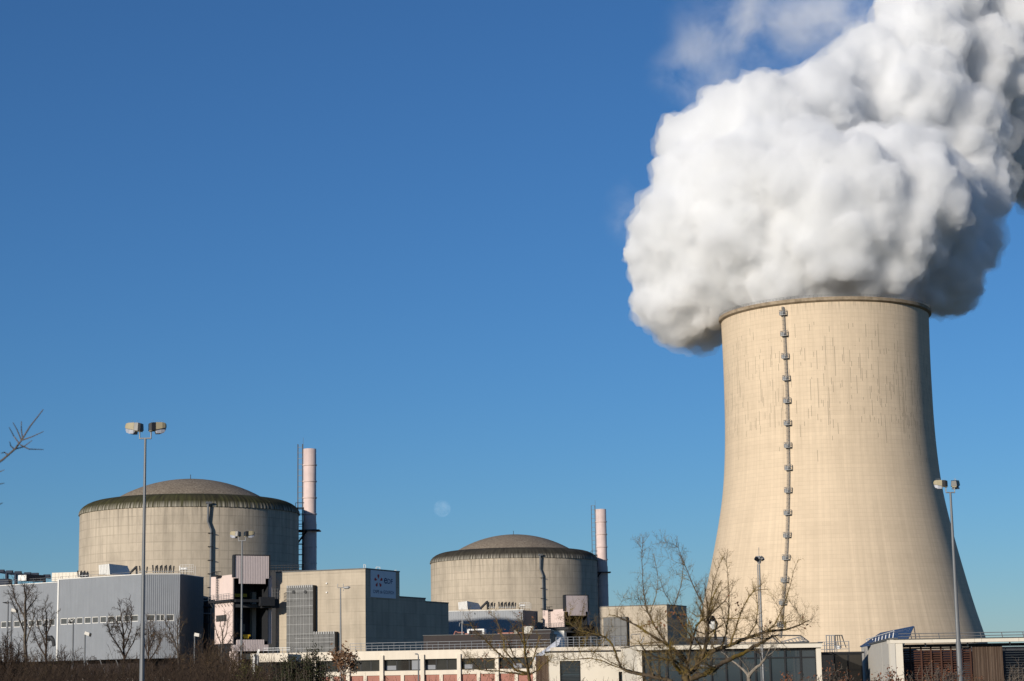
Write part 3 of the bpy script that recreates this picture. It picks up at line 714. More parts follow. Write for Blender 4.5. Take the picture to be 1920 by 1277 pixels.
def tank_cage(px, py, Y, s_, label, group):
    c = at(px, py+8, Y); k = s_*Y/F_PX; t = thing('roof_tank', c, label, 'rooftop tank', group)
    mb = MB(); z = c.z+k*9; mb.tube([(c.x-k*8, c.y, z), (c.x+k*5, c.y, z)], k*2.4, 12); mb.tube([(c.x-k*9, c.y, z+k*6), (c.x-k*9, c.y, z-k*3)], k*.9, 8); build(mb, 'tank', M['white'], t)
    mb = MB()
    for x in (-8, -2, 4): mb.tube([(c.x+x*k, c.y, c.z-k*3), (c.x+x*k, c.y, z)], k*.5, 4)
    build(mb, 'tank_legs', M['dark'], t)
    mb = MB()
    for x in (-8, -3, 3, 9, 13, 17): mb.tube([(c.x+x*k, c.y-k*3, c.z), (c.x+x*k, c.y-k*3, z+k*8)], k*.32, 4)
    for h in (4, 8, 12, 16.5): mb.tube([(c.x-8*k, c.y-k*3, c.z+h*k), (c.x+17*k, c.y-k*3, c.z+h*k)], k*.32, 4)
    mb.tube([(c.x+20*k, c.y, c.z-3*k), (c.x+20*k, c.y, z+k*6)], k*.45, 4)
    build(mb, 'safety_railing', M['whitemetal'], t); return t
G1 = 'equipment on the silver hall roofs'
duct_unit(186, 206, 246, 1057.5, 1077.5, 416, 'white air handling unit with a bent black pipe on the nearer silver hall roof', G1)
vent_row([263, 266.5, 271, 275], 1061, 1074, 416, 'small group of black roof vents beside the tall lamp pole on the nearer silver hall', G1)
vent_row([287.5, 291.5, 296, 300, 304.5, 308.5, 313, 317, 321, 325], 1059.5, 1074, 415, 'long row of black slanted roof vents on the nearer silver hall', G1)
vent_row([147, 150, 153, 156, 159, 162], 1070, 1082, 427, 'leaning cluster of black vents at the edge of the mossy-ringed reactor', G1, .3)
tank_cage(346, 1068, 416, 1.0, 'white pipe tank in a white railing on the nearer silver hall roof', G1)
c0 = at(97, 1086, 436); t = thing('roof_hut', c0, 'low cream ribbed hut on the silver hall roof left of the mossy reactor', 'roof hut', G1)
Fh = Face(97, 436, -14, 1086); mb = MB(); te = Fh.t(150); zb, zt_ = Fh.z(97, 1090), Fh.z(97, 1075); mb.corr(Fh, 0, te, zb, zt_, .9, .06); mb.fbox(Fh, 0, te, -4, -.02, zb, zt_+.1); build(mb, 'ribbed_wall', M['cream'], t)
c0 = at(34, 1090, 432); t = thing('white_roof_cabinet', c0, 'small bright white cabinet under dark steelwork at the far left roof', 'roof cabinet', G1)
Fh = Face(34, 432, -12, 1086); mb = MB(); te = Fh.t(47.5); mb.fbox(Fh, 0, te, -3, 0, Fh.z(34, 1089), Fh.z(34, 1078.5)); build(mb, 'cabinet_body', M['white'], t)
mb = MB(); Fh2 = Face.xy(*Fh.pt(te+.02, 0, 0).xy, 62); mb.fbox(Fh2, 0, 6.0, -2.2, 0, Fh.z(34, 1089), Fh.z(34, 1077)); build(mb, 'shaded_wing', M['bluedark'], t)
c0 = at(20, 1088, 444); t = thing('pipe_rack', c0, 'dark steel pipe rack sloping along the far left roof edge', 'pipe rack', G1)
for (a, ya, b, yb, r) in ((-40, 1066, 22, 1075.5, .35), (22, 1075.5, 95, 1083, .32)):
    mb = MB(); mb.tube([at(a, ya, 444), at(b, yb, 444)], r, 6); build(mb, 'beam', M['bluedark'], t)
for p, ya in ((-14, 1070), (13, 1075), (30, 1077), (83, 1082)):
    mb = MB(); mb.tube([at(p, ya, 444), at(p, 1100, 444)], .42, 6); build(mb, 'post', M['bluedark'], t)
for p, ya in ((2, 1073), (18, 1074.5), (34, 1076), (52, 1078), (66, 1079), (88, 1082)):
    mb = MB(); q = at(p, ya-1, 444); mb.box(q.x-.7, q.x+.7, q.y-.5, q.y+.5, q.z-.1, q.z+.45); build(mb, 'pipe_support', M['bluedark'], t)
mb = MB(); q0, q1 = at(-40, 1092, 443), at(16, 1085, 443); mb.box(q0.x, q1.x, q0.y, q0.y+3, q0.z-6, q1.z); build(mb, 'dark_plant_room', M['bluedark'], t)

# dark steel gantry in the gap right of the hall
gq = at(360, 1230, 428); t = thing('steel_gantry', (gq.x, gq.y, 0), 'dark steel gantry with caged ladders in the shaded gap beside the silver hall', 'steel gantry')
for p, ya in ((336, 1133), (352, 1122), (366, 1122), (379, 1122), (389, 1130)):
    q = at(p, ya, 429); mb = MB(); mb.box(q.x-.28, q.x+.28, q.y-.28, q.y+.28, 0, q.z); build(mb, 'post', M['dark'], t)
for (a, b, ya, r, mm) in ((336, 398, 1137, .32, 'dark'), (336, 389, 1123, .18, 'dark'), (340, 395, 1150, .15, 'galv'), (340, 380, 1165, .18, 'dark'), (345, 392, 1168, .2, 'dark')):
    mb = MB(); mb.tube([at(a, ya, 428.5), at(b, ya+.5, 428.5)], r, 6); build(mb, 'beam', M[mm], t)
for p in (352, 377):
    mb = MB()
    for s_ in (-.45, .45): q = at(p, 1100 if p == 352 else 1123, 428); mb.tube([(q.x+s_, q.y, 0), (q.x+s_, q.y, q.z)], .05, 4)
    z = 1.0
    while z < q.z: mb.tube([(q.x-.45, q.y, z), (q.x+.45, q.y, z)], .04, 3); z += .9
    build(mb, 'caged_ladder', M['galv'], t)
for (a, b, ya) in ((349, 362, 1118), (349, 361, 1164)):
    q0, q1 = at(a, ya, 427.5), at(b, ya, 427.5); mb = MB(); mb.box(q0.x, q1.x, q0.y, q0.y+1, q0.z-.12, q0.z)
    for k in range(5): x = q0.x+(q1.x-q0.x)*k/4; mb.tube([(x, q0.y, q0.z), (x, q0.y, q0.z+1.9)], .045, 3)
    for h in (.9, 1.9): mb.tube([(q0.x, q0.y, q0.z+h), (q1.x, q0.y, q0.z+h)], .045, 3)
    build(mb, 'landing', M['galv'], t)
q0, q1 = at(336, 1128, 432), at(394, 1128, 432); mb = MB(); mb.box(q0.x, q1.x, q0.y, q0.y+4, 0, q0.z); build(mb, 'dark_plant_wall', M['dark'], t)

# ------------------------------------------------------------------ fuel handling tower with its hood
def hood_tower(px, Y, k, dz, label, full=True):
    """px: image column of the near corner; k: pixels per pixel of the nearer one"""
    S1 = 402.0/F_PX
    P = at(px, 1150, Y); t = thing('fuel_handling_tower', (P.x, P.y, dz), label, 'plant building', 'pink hooded plant towers')
    t['_b'] = (P.x, P.y, dz)
    F = Face.xy(P.x, P.y, 30); L = Face.xy(P.x, P.y, -58)
    F1 = Face(436, 402, 30); L1 = Face.xy(F1.P.x, F1.P.y, -58)
    ft = lambda p, y=1150: F1.t(p, y); lt = lambda p, y=1150: L1.t(p, y); fz = lambda y, p=470: F1.z(p, y)+dz; lz = lambda y, p=420: L1.z(p, y)+dz
    W = ft(510); w2 = ft(502)
    # left pink walls, upper and lower blocks
    wt0, wt1, wz0, wz1 = lt(405, 1158), lt(425, 1158), lz(1165), lz(1153)
    mb = MB(); mb.wall(L, lt(395), 0, lz(1122), fz(1077, 436)); mb.wall(L, lt(403), 0, lz(1207), lz(1122), [(wt0, wt1, wz0, wz1)])
    mb.fbox(L, lt(403), 0, -10.5, -.4, lz(1207), lz(1122)-.01) if False else None
    mb.wall(F, 0, ft(437.5), fz(1207, 436), fz(1077, 436))
    mb.quad(L.pt(lt(395), 0, fz(1077, 436)), L.pt(0, 0, fz(1077, 436)), F.pt(W, -.3, fz(1077, 436)), F.pt(W, -14, fz(1077, 436)))
    mb.quad(L.pt(lt(403), 0, lz(1207)), L.pt(0, 0, lz(1207)), F.pt(.3, -2, lz(1207)), L.pt(lt(403), -3, lz(1207)))
    mb.quad(L.pt(lt(395), 0, lz(1122)), L.pt(0, 0, lz(1122)), F.pt(.3, -2, lz(1122)), L.pt(lt(395), -3, lz(1122)))
    build(mb, 'pink_wall', M['pink'], t)
    f_ = MB(); f_.fbox(L, wt0, wt1, -.2, -.12, wz0, wz1); fr = build(f_, 'window', M['hallglass'], t)
    b_ = MB(); n = 7
    for i in range(n+1): tt = wt0+(wt1-wt0)*i/n; b_.fbox(L, tt-.06, tt+.06, -.12, -.05, wz0, wz1)
    build(b_, 'window_bars', M['dark'], fr)
    # dark frame of the tall opening
    mb = MB(); mb.fbox(F, ft(437.5), ft(438.6), -7, .3, dz, fz(1079)); mb.fbox(F, ft(501), w2, -7, .3, fz(1235), fz(1079)); mb.fbox(F, .12, w2-.1, -.6, -.25, fz(1079), fz(1043))
    mb.fbox(F, 0, w2+.1, -.2, 1.0, fz(1042.2), fz(1040.6)); mb.fbox(F, -.1, .12, -.2, 1.0, fz(1083), fz(1042.2)); mb.fbox(F, w2-.1, w2+.12, -.2, 1.0, fz(1083), fz(1042.2))
    build(mb, 'opening_frame', M['dark'], t)
    mb = MB(); zc, zn, zt_ = fz(1095), fz(1085), fz(1042.3); a, b = ft(444), ft(494.5)
    mb.corr(F, .15, w2-.15, zn, zt_, .36, .02, .9); mb.corr(F, a, b, zc, zn, .36, .02, .9)
    mb.quad(F.pt(.15, .88, zn), F.pt(w2-.15, .88, zn), F.pt(w2-.15, .88, zt_), F.pt(.15, .88, zt_)); mb.quad(F.pt(a, .88, zc), F.pt(b, .88, zc), F.pt(b, .88, zn), F.pt(a, .88, zn))
    mb.fbox(F, .15, w2-.15, -.2, .86, zn+.02, zt_); build(mb, 'hood', M['pinkrib'], t)
    # interior
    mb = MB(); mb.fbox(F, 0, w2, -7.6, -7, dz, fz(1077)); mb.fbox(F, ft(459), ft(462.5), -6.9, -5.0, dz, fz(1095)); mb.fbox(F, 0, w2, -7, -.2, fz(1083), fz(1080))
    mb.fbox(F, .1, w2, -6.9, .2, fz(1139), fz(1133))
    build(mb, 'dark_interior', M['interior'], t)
    mb = MB(); mb.fbox(F, ft(488), ft(495.5), -5.5, -4.2, fz(1205), fz(1108)); build(mb, 'inner_column', M['paleint'], t)
    for (a, b, ya, yb) in ((451, 466, 1168, 1182), (473, 483, 1168, 1182)):
        mb = MB(); mb.fbox(F, ft(a), ft(b), -6.95, -6.6, fz(yb), fz(ya)); build(mb, 'inner_panel', M['paleint'], t)
    mb = MB(); mb.fbox(F, ft(450), ft(475), -4, -3.4, fz(1118), fz(1112)); build(mb, 'crane_beam', M['yellow'], t)
    mb = MB(); zb = fz(1199); 
    mb.fbox(F, ft(455), ft(474), -2.2, -1.2, zb+.65, zb+1.0); mb.fbox(F, ft(462), ft(471), -2.2, -1.2, zb+.25, zb+.75); mb.fbox(F, ft(463), ft(465), -2.0, -1.4, zb-.6, zb+.3); mb.fbox(F, ft(468), ft(470), -2.0, -1.4, zb-.6, zb+.3)
    build(mb, 'yellow_winch', M['yellow'], t)
    mb = MB(); a, b = ft(443), ft(494); mb.corr(F, a, b, fz(1209), fz(1199.5), .36, .02, .5); mb.corr(F, .1, w2, fz(1221), fz(1209), .36, .02, .5); mb.fbox(F, .1, w2, -1, .48, fz(1221), fz(1209.2)); mb.fbox(F, a, b, -1, .48, fz(1209.2), fz(1200))
    build(mb, 'lower_apron', M['pinkrib'], t)
    mb = MB(); mb.fbox(F, .1, ft(446), -2, .3, dz, fz(1221)); mb.fbox(F, ft(480), w2, -2, .3, dz, fz(1230)); build(mb, 'pink_pier', M['pink'], t)
    mb = MB(); mb.fbox(F, ft(450), ft(478), -.6, -.3, fz(1236), fz(1225)); build(mb, 'ground_floor_glazing', M['hallglass'], t)
    mb = MB(); mb.corr(F, ft(502.5), W, fz(1207), fz(1079), .5, .04, -.1); mb.fbox(F, ft(502.5), W, -9, -.12, fz(1207), fz(1079)); build(mb, 'right_cheek', M['pinkrib'], t)
    # catwalk round the left corner and across the opening
    mb = MB(); zk = lz(1124); mb.fbox(L, lt(398), .9, .0, .9, zk-.55, zk-.15); mb.fbox(F, 0, ft(506), .35, 1.7, zk-.75, zk-.2); mb.fbox(F, ft(480), ft(506.5), 1.4, 2.4, zk-1.5, zk+.25)
    mb.fbox(F, ft(487), W+1.0, .3, 1.35, zk-1.9, zk-.1)
    build(mb, 'catwalk', M['dark'], t)
    mb = MB()
    for k_ in range(9): tt = lt(398)*(1-k_/8); mb.tube([L.pt(tt, .85, zk-.2), L.pt(tt, .85, zk+1.0)], .04, 3)
    for h in (.4, 1.0): mb.tube([L.pt(lt(398), .85, zk+h), L.pt(.8, .85, zk+h)], .04, 3)
    for k_ in range(7): tt = lt(400)*(1-k_/6); mb.tube([L.pt(tt, .05, zk-1.5), L.pt(tt, .8, zk-.5)], .06, 3)
    build(mb, 'catwalk_railing', M['rail2'], t); mb = MB()
    for k_ in range(4): tt = ft(506)+k_*.55; mb.tube([F.pt(tt, 1.3, zk-.2), F.pt(tt, 1.3, zk+2.0)], .05, 3)
    for h in (.5, 1.2, 1.9): mb.tube([F.pt(ft(506), 1.3, zk+h), F.pt(ft(506)+1.65, 1.3, zk+h)], .05, 3)
    build(mb, 'catwalk_railing', M['rail2'], t)
    mb = MB(); ta = lt(409); z0_, z1_ = zk, fz(1069, 415)
    for s_ in (-.4, .4): mb.tube([L.pt(ta+s_, .3, z0_), L.pt(ta+s_, .3, z1_)], .07, 4)
    z = z0_
    while z < z1_: mb.tube([L.pt(ta-.4, .3, z), L.pt(ta+.4, .3, z)], .05, 3); z += .5
    for h in (z1_-.9, z1_): mb.tube([L.pt(ta-.5, .3, h), L.pt(ta-.5, 1.3, h), L.pt(ta+1.9, 1.3, h), L.pt(ta+1.9, .3, h)], .06, 4)
    mb.fbox(L, ta-.5, ta+1.9, .2, 1.3, fz(1078, 415), fz(1077, 415)+.1)
    for s_ in (-.5, .7, 1.9): mb.tube([L.pt(ta+s_, 1.3, fz(1077, 415)), L.pt(ta+s_, 1.3, z1_)], .06, 4)
    build(mb, 'access_ladder', M['dark'], t)
    return t
h1 = hood_tower(436, 402.0, 1.0, 0.0, 'nearer pink plant tower with a ribbed hood over a tall dark opening')
hq = at(1057, 1150, 566.0)
h2 = hood_tower(1057, 566.0, .7, at(1057, 1116, 566).z-Face(436, 402, 30).z(470, 1041.5), 'farther pink plant tower with a ribbed hood, in front of the grey-ringed reactor')

# dark plant between the tower and the drum
q0, q1 = at(503, 1064, 428), at(566, 1064, 428); t = thing('dark_annex', (q0.x, q0.y, 0), 'dark flat-roofed annex at the foot of the mossy-ringed reactor', 'annex')
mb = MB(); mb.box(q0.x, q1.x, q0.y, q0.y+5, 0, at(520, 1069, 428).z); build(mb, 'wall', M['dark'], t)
mb = MB()
for k in range(12): x = q0.x+(q1.x-q0.x)*k/11; mb.tube([(x, q0.y, q0.z-1), (x, q0.y, q0.z+.4)], .06, 3)
for h in (-.1, .4): mb.tube([(q0.x, q0.y, q0.z+h), (q1.x, q0.y, q0.z+h)], .06, 3)
build(mb, 'roof_railing', M['dark'], t)

# ------------------------------------------------------------------ signed concrete block
def concrete_block(px, py, Y, left_px, steps, label, mat, zoff=0.0):
    """steps: (right column, top row) of each lower part along the receding side"""
    FL = Face(px, Y, -24, py); FR = Face.xy(FL.P.x, FL.P.y, 66)
    t = thing('concrete_block', (FL.P.x, FL.P.y, 0), label, 'concrete building', 'stepped concrete blocks beside the reactors')
    tl = FL.t(left_px); prev = 0.0; depth = -tl
    for i, (rp, ra, ty) in enumerate(steps):
        s1 = FR.t(rp); zt_ = FL.z(px, py) if i == 0 else FR.z(ra, ty)
        A = FR.pt(prev, 0, 0); B = FR.pt(s1, 0, 0); l = Vector((FL.u.x*tl, FL.u.y*tl, 0)); C_, D_ = B+l, A+l
        mb = MB(); mb.hexa([D_, A, B, C_]+[Vector((p.x, p.y, zt_)) for p in (D_, A, B, C_)])
        build(mb, ('wall', 'lower_wing', 'end_wing')[i], mat, t)
        mb = MB(); e = .12
        for (p, q) in ((D_, A), (A, B)):
            d = (q-p).normalized(); nrm = Vector((d.y, -d.x, 0))
            mb.hexa([p+nrm*e, q+nrm*e, q-nrm*.4, p-nrm*.4][0:4] and [(*(p+nrm*e).xy, zt_), (*(q+nrm*e).xy, zt_), (*(q-nrm*.4).xy, zt_), (*(p-nrm*.4).xy, zt_), (*(p+nrm*e).xy, zt_+.22), (*(q+nrm*e).xy, zt_+.22), (*(q-nrm*.4).xy, zt_+.22), (*(p-nrm*.4).xy, zt_+.22)])
        build(mb, 'coping', M['tile'], t)
        prev = s1
    return t, FL, FR
blk, FL, FR = concrete_block(685, 1067, 400.0, 517, [(749.5, 720, 1068), (798, 753, 1120), (841, 800, 1129)], 'big concrete block with a power company sign high on its shaded side', M['block'])
# the sheet-metal cover on its sunny face: panels one by one
cover = thing('metal_cover', FL.pt(FL.t(560), 1.4, 0), 'grey riveted sheet metal cover standing proud of the signed concrete block', 'metal cover')
mb = MB(); Dp = 1.35
z97, z70, z84 = FL.z(560, 1098, Dp), FL.z(560, 1171, Dp), FL.z(600, 1185, Dp); tc0, tc1, tc2 = FL.t(537, 1150, Dp), FL.t(587, 1150, Dp), FL.t(628, 1200, Dp)
mb.fbox(FL, tc0, tc1, .02, Dp-.06, 0, z97); mb.fbox(FL, tc1+.003, tc2, .02, Dp-.06, 0, z84)
build(mb, 'frame', M['dark'], cover)
rr_ = random.Random(5)
def sheets(t0, t1, z0, z1, nc, nr, skip=()):
    for i in range(nc):
        for j in range(nr):
            a, b = t0+(t1-t0)*i/nc, t0+(t1-t0)*(i+1)/nc; c, e = z0+(z1-z0)*j/nr, z0+(z1-z0)*(j+1)/nr; p = Dp+rr_.uniform(-.015, .03)
            mb = MB(); mb.fbox(FL, a+.03, b-.03, Dp-.055, p, c+.03, e-.03); build(mb, 'metal_sheet', M['tile'], cover)
sheets(tc0, tc1, z70, z97, 4, 5); sheets(tc0, tc1, 0, z70, 4, 6); sheets(tc1+.02, tc2, 0, z84, 4, 5)
for k in range(13):
    tt = tc0+(tc1-tc0)*(k+.5)/13; mb = MB(); mb.fbox(FL, tt-.10, tt+.10, Dp+.03, Dp+.10, z97-.45, z97+.12); build(mb, 'clip', M['galv'], cover)
for k in range(9):
    tt = tc1+(tc2-tc1)*(k+.5)/9; mb = MB(); mb.fbox(FL, tt-.10, tt+.10, Dp+.03, Dp+.10, z84-.45, z84+.12); build(mb, 'clip', M['galv'], cover)
for fx in (.13, .26, .38, .49, .55, .66, .75, .88):
    tt = tc0+(tc1-tc0)*fx; mb = MB(); mb.fbox(FL, tt-.03, tt+.03, Dp+.03, Dp+.07, 3, z97-.6); build(mb, 'cover_strip', M['galv'], cover)
for zz_ in (z97-1.1, z97-2.6, z97-4.1, z97-5.9, z70, z70-1.9, z70-3.6): mb = MB(); mb.fbox(FL, tc0, tc1, Dp+.032, Dp+.085, zz_-.03, zz_+.03); build(mb, 'cover_strip', M['galv'], cover)
for zz_ in (z84-1.2, z84-2.0, z84-3.2): mb = MB(); mb.fbox(FL, tc0+2, tc2-.3, Dp+.034, Dp+.08, zz_-.03, zz_+.03); build(mb, 'cover_strip', M['galv'], cover)
for p in (551, 573):
    q = FL.pt(FL.t(p, 1110, Dp), Dp+.06, FL.z(p, 1110, Dp)); mb = MB(); n_ = Vector((FL.n.x, FL.n.y, 0)); mb.tube([q-n_*.2, q+n_*.12], .34, 14); build(mb, 'round_port', M['dark'], cover)
for (p, y) in ((613, 1094), (613, 1111)):
    q = FL.pt(FL.t(p, y), .12, FL.z(p, y)); mb = MB(); n_ = Vector((FL.n.x, FL.n.y, 0)); mb.tube([q-n_*.14, q+n_*.15], [.22, .14], 10); build(mb, 'wall_light', M['white'], blk)
ztb = FL.z(685, 1067)
for (p, w_, h_) in ((688, .35, 1.0), (711, .8, .7), (746, .3, .4)):
    q = FR.pt(FR.t(p, 1068), -.7, ztb); mb = MB(); mb.tube([q, q+Vector((0, 0, h_))], .07, 5); mb.tube([q+Vector((w_, 0, 0)), q+Vector((w_, 0, h_*.9)), q+Vector((0, 0, h_))], .06, 5)
    o = build(mb, 'roof_bracket', M['whitemetal'], blk)
# the sign
st0, st1 = FR.t(694.2, 1095), FR.t(741, 1095); sz1, sz0 = FR.z(694, 1068.6), FR.z(694, 1119.6)
sign = thing('company_sign', FR.pt(st0, .1, sz0), 'white sign with a red flower emblem and navy lettering on the concrete block', 'sign')
mb = MB(); mb.fbox(FR, st0, st1, .02, .14, sz0, sz1); build(mb, 'board', M['sign'], sign)
sw, sh = st1-st0, sz1-sz0
def text_part(txt, x, y, width, height, name, mat, bold=0.0):
    cu = bpy.data.curves.new('txt', 'FONT'); cu.body = txt; cu.size = 1.0; cu.offset = bold; cu.resolution_u = 4
    ob = bpy.data.objects.new('txt', cu); COL.objects.link(ob); dg = bpy.context.evaluated_depsgraph_get(); dg.update()
    me = bpy.data.meshes.new_from_object(ob.evaluated_get(dg)); bpy.data.objects.remove(ob); bpy.data.curves.remove(cu)
    xs = [v.co.x for v in me.vertices]; ys = [v.co.y for v in me.vertices]; kx = width/(max(xs)-min(xs)); ky = height/(max(ys)-min(ys))
    mb = MB()
    for v in me.vertices: mb.v.append(tuple(FR.pt(st0+x+(v.co.x-min(xs))*kx, .155, sz0+y+(v.co.y-min(ys))*ky)))
    for p in me.polygons: mb.f.append(tuple(p.vertices))
    bpy.data.meshes.remove(me); return build(mb, name, mat, sign)
text_part('e', sw*.52, sh*.535, sw*.125, sh*.215, 'lettering', M['navy'], .012); text_part('DF', sw*.66, sh*.54, sw*.21, sh*.185, 'lettering', M['navy'], .012)
text_part('CNPE de GOLFECH', sw*.085, sh*.155, sw*.84, sh*.125, 'lettering', M['navy'], .006)
fcx, fcy = sw*.30, sh*.615
for k in range(5):
    a0 = math.radians(84+72*k); pts = []
    for i in range(19):
        th = 2*math.pi*i/18; rad = .66+.34*math.cos(th); wd = .36*math.sin(th)*(.55+.45*math.cos(th-.5)) + .16*(rad-.5)
        X = math.cos(a0)*rad - math.sin(a0)*wd; Y_ = math.sin(a0)*rad + math.cos(a0)*wd; pts.append(FR.pt(st0+fcx+X*sw*.168, .155, sz0+fcy+Y_*sh*.245))
    mb = MB(); mb.poly(pts[:-1]); build(mb, 'emblem_petal', M['red'], sign)

# ------------------------------------------------------------------ second unit: hall, block, roof kit
F2 = Face(980.5, 566.0, -8, 1143); t20 = F2.t(828); zT2 = F2.z(980, 1144); FD2 = Face.xy(F2.P.x, F2.P.y, 70); tD2 = FD2.t(1008)
hall2 = thing('silver_hall', (F2.P.x, F2.P.y, 0), 'farther silver hall half in the shadow of the reactor, behind the dark brown roof', 'industrial hall', 'silver halls beside the reactors')
mb = MB(); mb.corr(F2, t20, 0, 0, zT2, .5, .04); build(mb, 'cladding', M['silver'], hall2)
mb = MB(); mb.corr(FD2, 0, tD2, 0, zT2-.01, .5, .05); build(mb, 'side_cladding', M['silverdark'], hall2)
mb = MB(); b1 = F2.pt(t20, -14, 0); b2 = FD2.pt(tD2, 0, 0); a1, a2 = F2.pt(t20, 0, 0), F2.pt(0, 0, 0)
mb.poly([(p.x, p.y, zT2-.3) for p in (a1, a2, b2, b1)]); mb.quad((b1.x, b1.y, 0), (b1.x, b1.y, zT2-.3), (b2.x, b2.y, zT2-.3), (b2.x, b2.y, 0)); build(mb, 'roof', M['silverdark'], hall2)
mb = MB(); mb.fbox(F2, t20, .1, -.2, .16, zT2, zT2+.2); build(mb, 'roof_edge_trim', M['whitemetal'], hall2)
duct_unit(860, 877, 904, 1127.5, 1143, 569, 'white air handling unit with a bent black pipe on the farther silver hall roof', G1)
vent_row([917.5, 920, 924, 926.5], 1129, 1141, 569, 'four black roof vents in the middle of the farther silver hall roof', G1)
vent_row([936.5, 939, 943, 945.5, 950, 952.5, 956.5, 959, 963, 965.5], 1128.5, 1141, 569, 'long row of black roof vents on the farther silver hall', G1)
tank_cage(981, 1134, 569, .72, 'white pipe tank in a white railing on the farther silver hall roof', G1)
blk2, FL2, FR2 = concrete_block(1250, 1134.5, 560.0, 1124, [(1287.5, 1270, 1136)], 'smaller plain concrete block behind the bare tree, left of the cooling tower', M['block2'])
cv2 = thing('metal_cover', FL2.pt(FL2.t(1150), 1.4, 0), 'grey sheet metal cover on the plain concrete block behind the bare tree', 'metal cover')
mb = MB(); mb.fbox(FL2, FL2.t(1131, 1170, Dp), FL2.t(1175, 1170, Dp), .02, Dp-.06, 0, FL2.z(1150, 1157, Dp)); build(mb, 'frame', M['dark'], cv2)
a_, b_, z_ = FL2.t(1131, 1170, Dp), FL2.t(1175, 1170, Dp), FL2.z(1150, 1157, Dp)
for i in range(4):
    for j in range(5): mb = MB(); mb.fbox(FL2, a_+(b_-a_)*i/4+.04, a_+(b_-a_)*(i+1)/4-.04, Dp-.055, Dp+rr_.uniform(-.01, .03), z_*(.3+.14*j)+.04, z_*(.3+.14*(j+1))-.04); build(mb, 'metal_sheet', M['tile'], cv2)
# low white wing and dark roof left of the farther tower
q = at(1027, 1190, 545); Fw = Face(1027, 545, -6, 1190); t = thing('low_white_wing', (q.x, q.y, 0), 'low bluish-white wing with a dark roof left of the farther pink tower', 'annex')
mb = MB(); te = Fw.t(1057); mb.fbox(Fw, 0, te, -8, 0, 0, Fw.z(1040, 1181)); build(mb, 'wall', M['whitemetal'], t)
mb = MB(); mb.fbox(Fw, -.5, te+1.2, -8, .8, Fw.z(1040, 1181)+.002, Fw.z(1040, 1177)); build(mb, 'roof', M['dark'], t)
# ------------------------------------------------------------------ office range in front
FO = Face(850, 255.0, -12, 1240)
def oz(py): return FO.z(850, py)
ot = lambda p, py=1240: FO.t(p, py)
o0, o1 = ot(470), ot(1032)
zp, zwt, zwb, zpt = oz(1218), oz(1234.8), oz(1256.0), oz(1264.3)
office = thing('office_building', FO.pt(ot(800), 0, 0), 'long low office building with white bands, dark windows and brick-pink panels', 'office building')
cols = [480, 530, 590, 653, 716, 792.5, 861, 932, 1003]
bays = []
for a, b in zip(cols[:-1], cols[1:]): bays.append((ot(a)+.22, ot(b)-.22))
bays.append((ot(cols[-1])+.22, o1-.3))
holes = [(a, b, zwb, zwt) for a, b in bays]
lows = []
for a, b in bays:
    mid_ = (a+b)/2; lows += [(a, mid_-.22), (mid_+.22, b)]
mb = MB(); mb.wall(FO, o0, o1, zwb-.001, zp, holes, 0, .7); mb.wall(FO, o0, o1, zpt, zwb-.001); mb.wall(FO, o0, o1, 0, zpt, [(a, b, .6, zpt-.002) for a, b in lows], 0, .35)
mb.quad(FO.pt(o0, 0, zp), FO.pt(o1, 0, zp), FO.pt(o1, -14, zp), FO.pt(o0, -14, zp)); mb.quad(FO.pt(o1, 0, 0), FO.pt(o1, -14, 0), FO.pt(o1, -14, zp), FO.pt(o1, 0, zp)); mb.quad(FO.pt(o0, 0, 0), FO.pt(o0, 0, zp), FO.pt(o0, -14, zp), FO.pt(o0, -14, 0)); mb.quad(FO.pt(o0, -14, 0), FO.pt(o0, -14, zp), FO.pt(o1, -14, zp), FO.pt(o1, -14, 0))
build(mb, 'facade', M['fascia'], office)
for p in cols[1:]: mb = MB(); tt = ot(p); mb.fbox(FO, tt-.24, tt+.24, .003, .28, 0, zp-.55); build(mb, 'column', M['fascia'], office)
for a, b in lows: mb = MB(); mb.fbox(FO, a+.004, b-.004, -.30, -.16, .6, zpt-.004); build(mb, 'pink_panel', M['pinkpanel'], office)
rw = random.Random(3)
for a, b in bays:
    n = 3
    for k in range(n):
        t0, t1 = a+(b-a)*k/n, a+(b-a)*(k+1)/n
        mb = MB(); mb.fbox(FO, t0+.01, t0+.07, -.55, -.45, zwb, zwt); mb.fbox(FO, t1-.07, t1-.01, -.55, -.45, zwb, zwt); mb.fbox(FO, t0+.07, t1-.07, -.55, -.45, zwb, zwb+.07); mb.fbox(FO, t0+.07, t1-.07, -.55, -.45, zwt-.07, zwt)
        f = build(mb, 'window', M['dark'], office)
        mb = MB(); mb.quad(FO.pt(t0+.07, -.5, zwb+.07), FO.pt(t1-.07, -.5, zwb+.07), FO.pt(t1-.07, -.5, zwt-.07), FO.pt(t0+.07, -.5, zwt-.07)); build(mb, 'pane', M['smoke_glass'], f)
        if rw.random() < .42:
            lo_ = rw.choice((0, 0, .45)); w0 = rw.uniform(.05, .3)
            mb = MB(); mb.fbox(FO, t0+.1+w0, t1-.12, -.495, -.475, zwb+.12, zwt-.12-(zwt-zwb)*lo_); build(mb, 'blind', M['blind'], f)
mb = MB(); rt0, rt1 = ot(655), o1
n = 36
for k in range(n+1):
    tt = rt0+(rt1-rt0)*k/n; h = 1.02 if k % 2 == 0 else .62
    mb.tube([FO.pt(tt, -.35, zp), FO.pt(tt, -.35, zp+h)], .03, 4)
for h in (.33, .66, 1.02): mb.tube([FO.pt(rt0, -.35, zp+h), FO.pt(rt1, -.35, zp+h)], .028, 4)
build(mb, 'roof_railing', M['rail'], office)
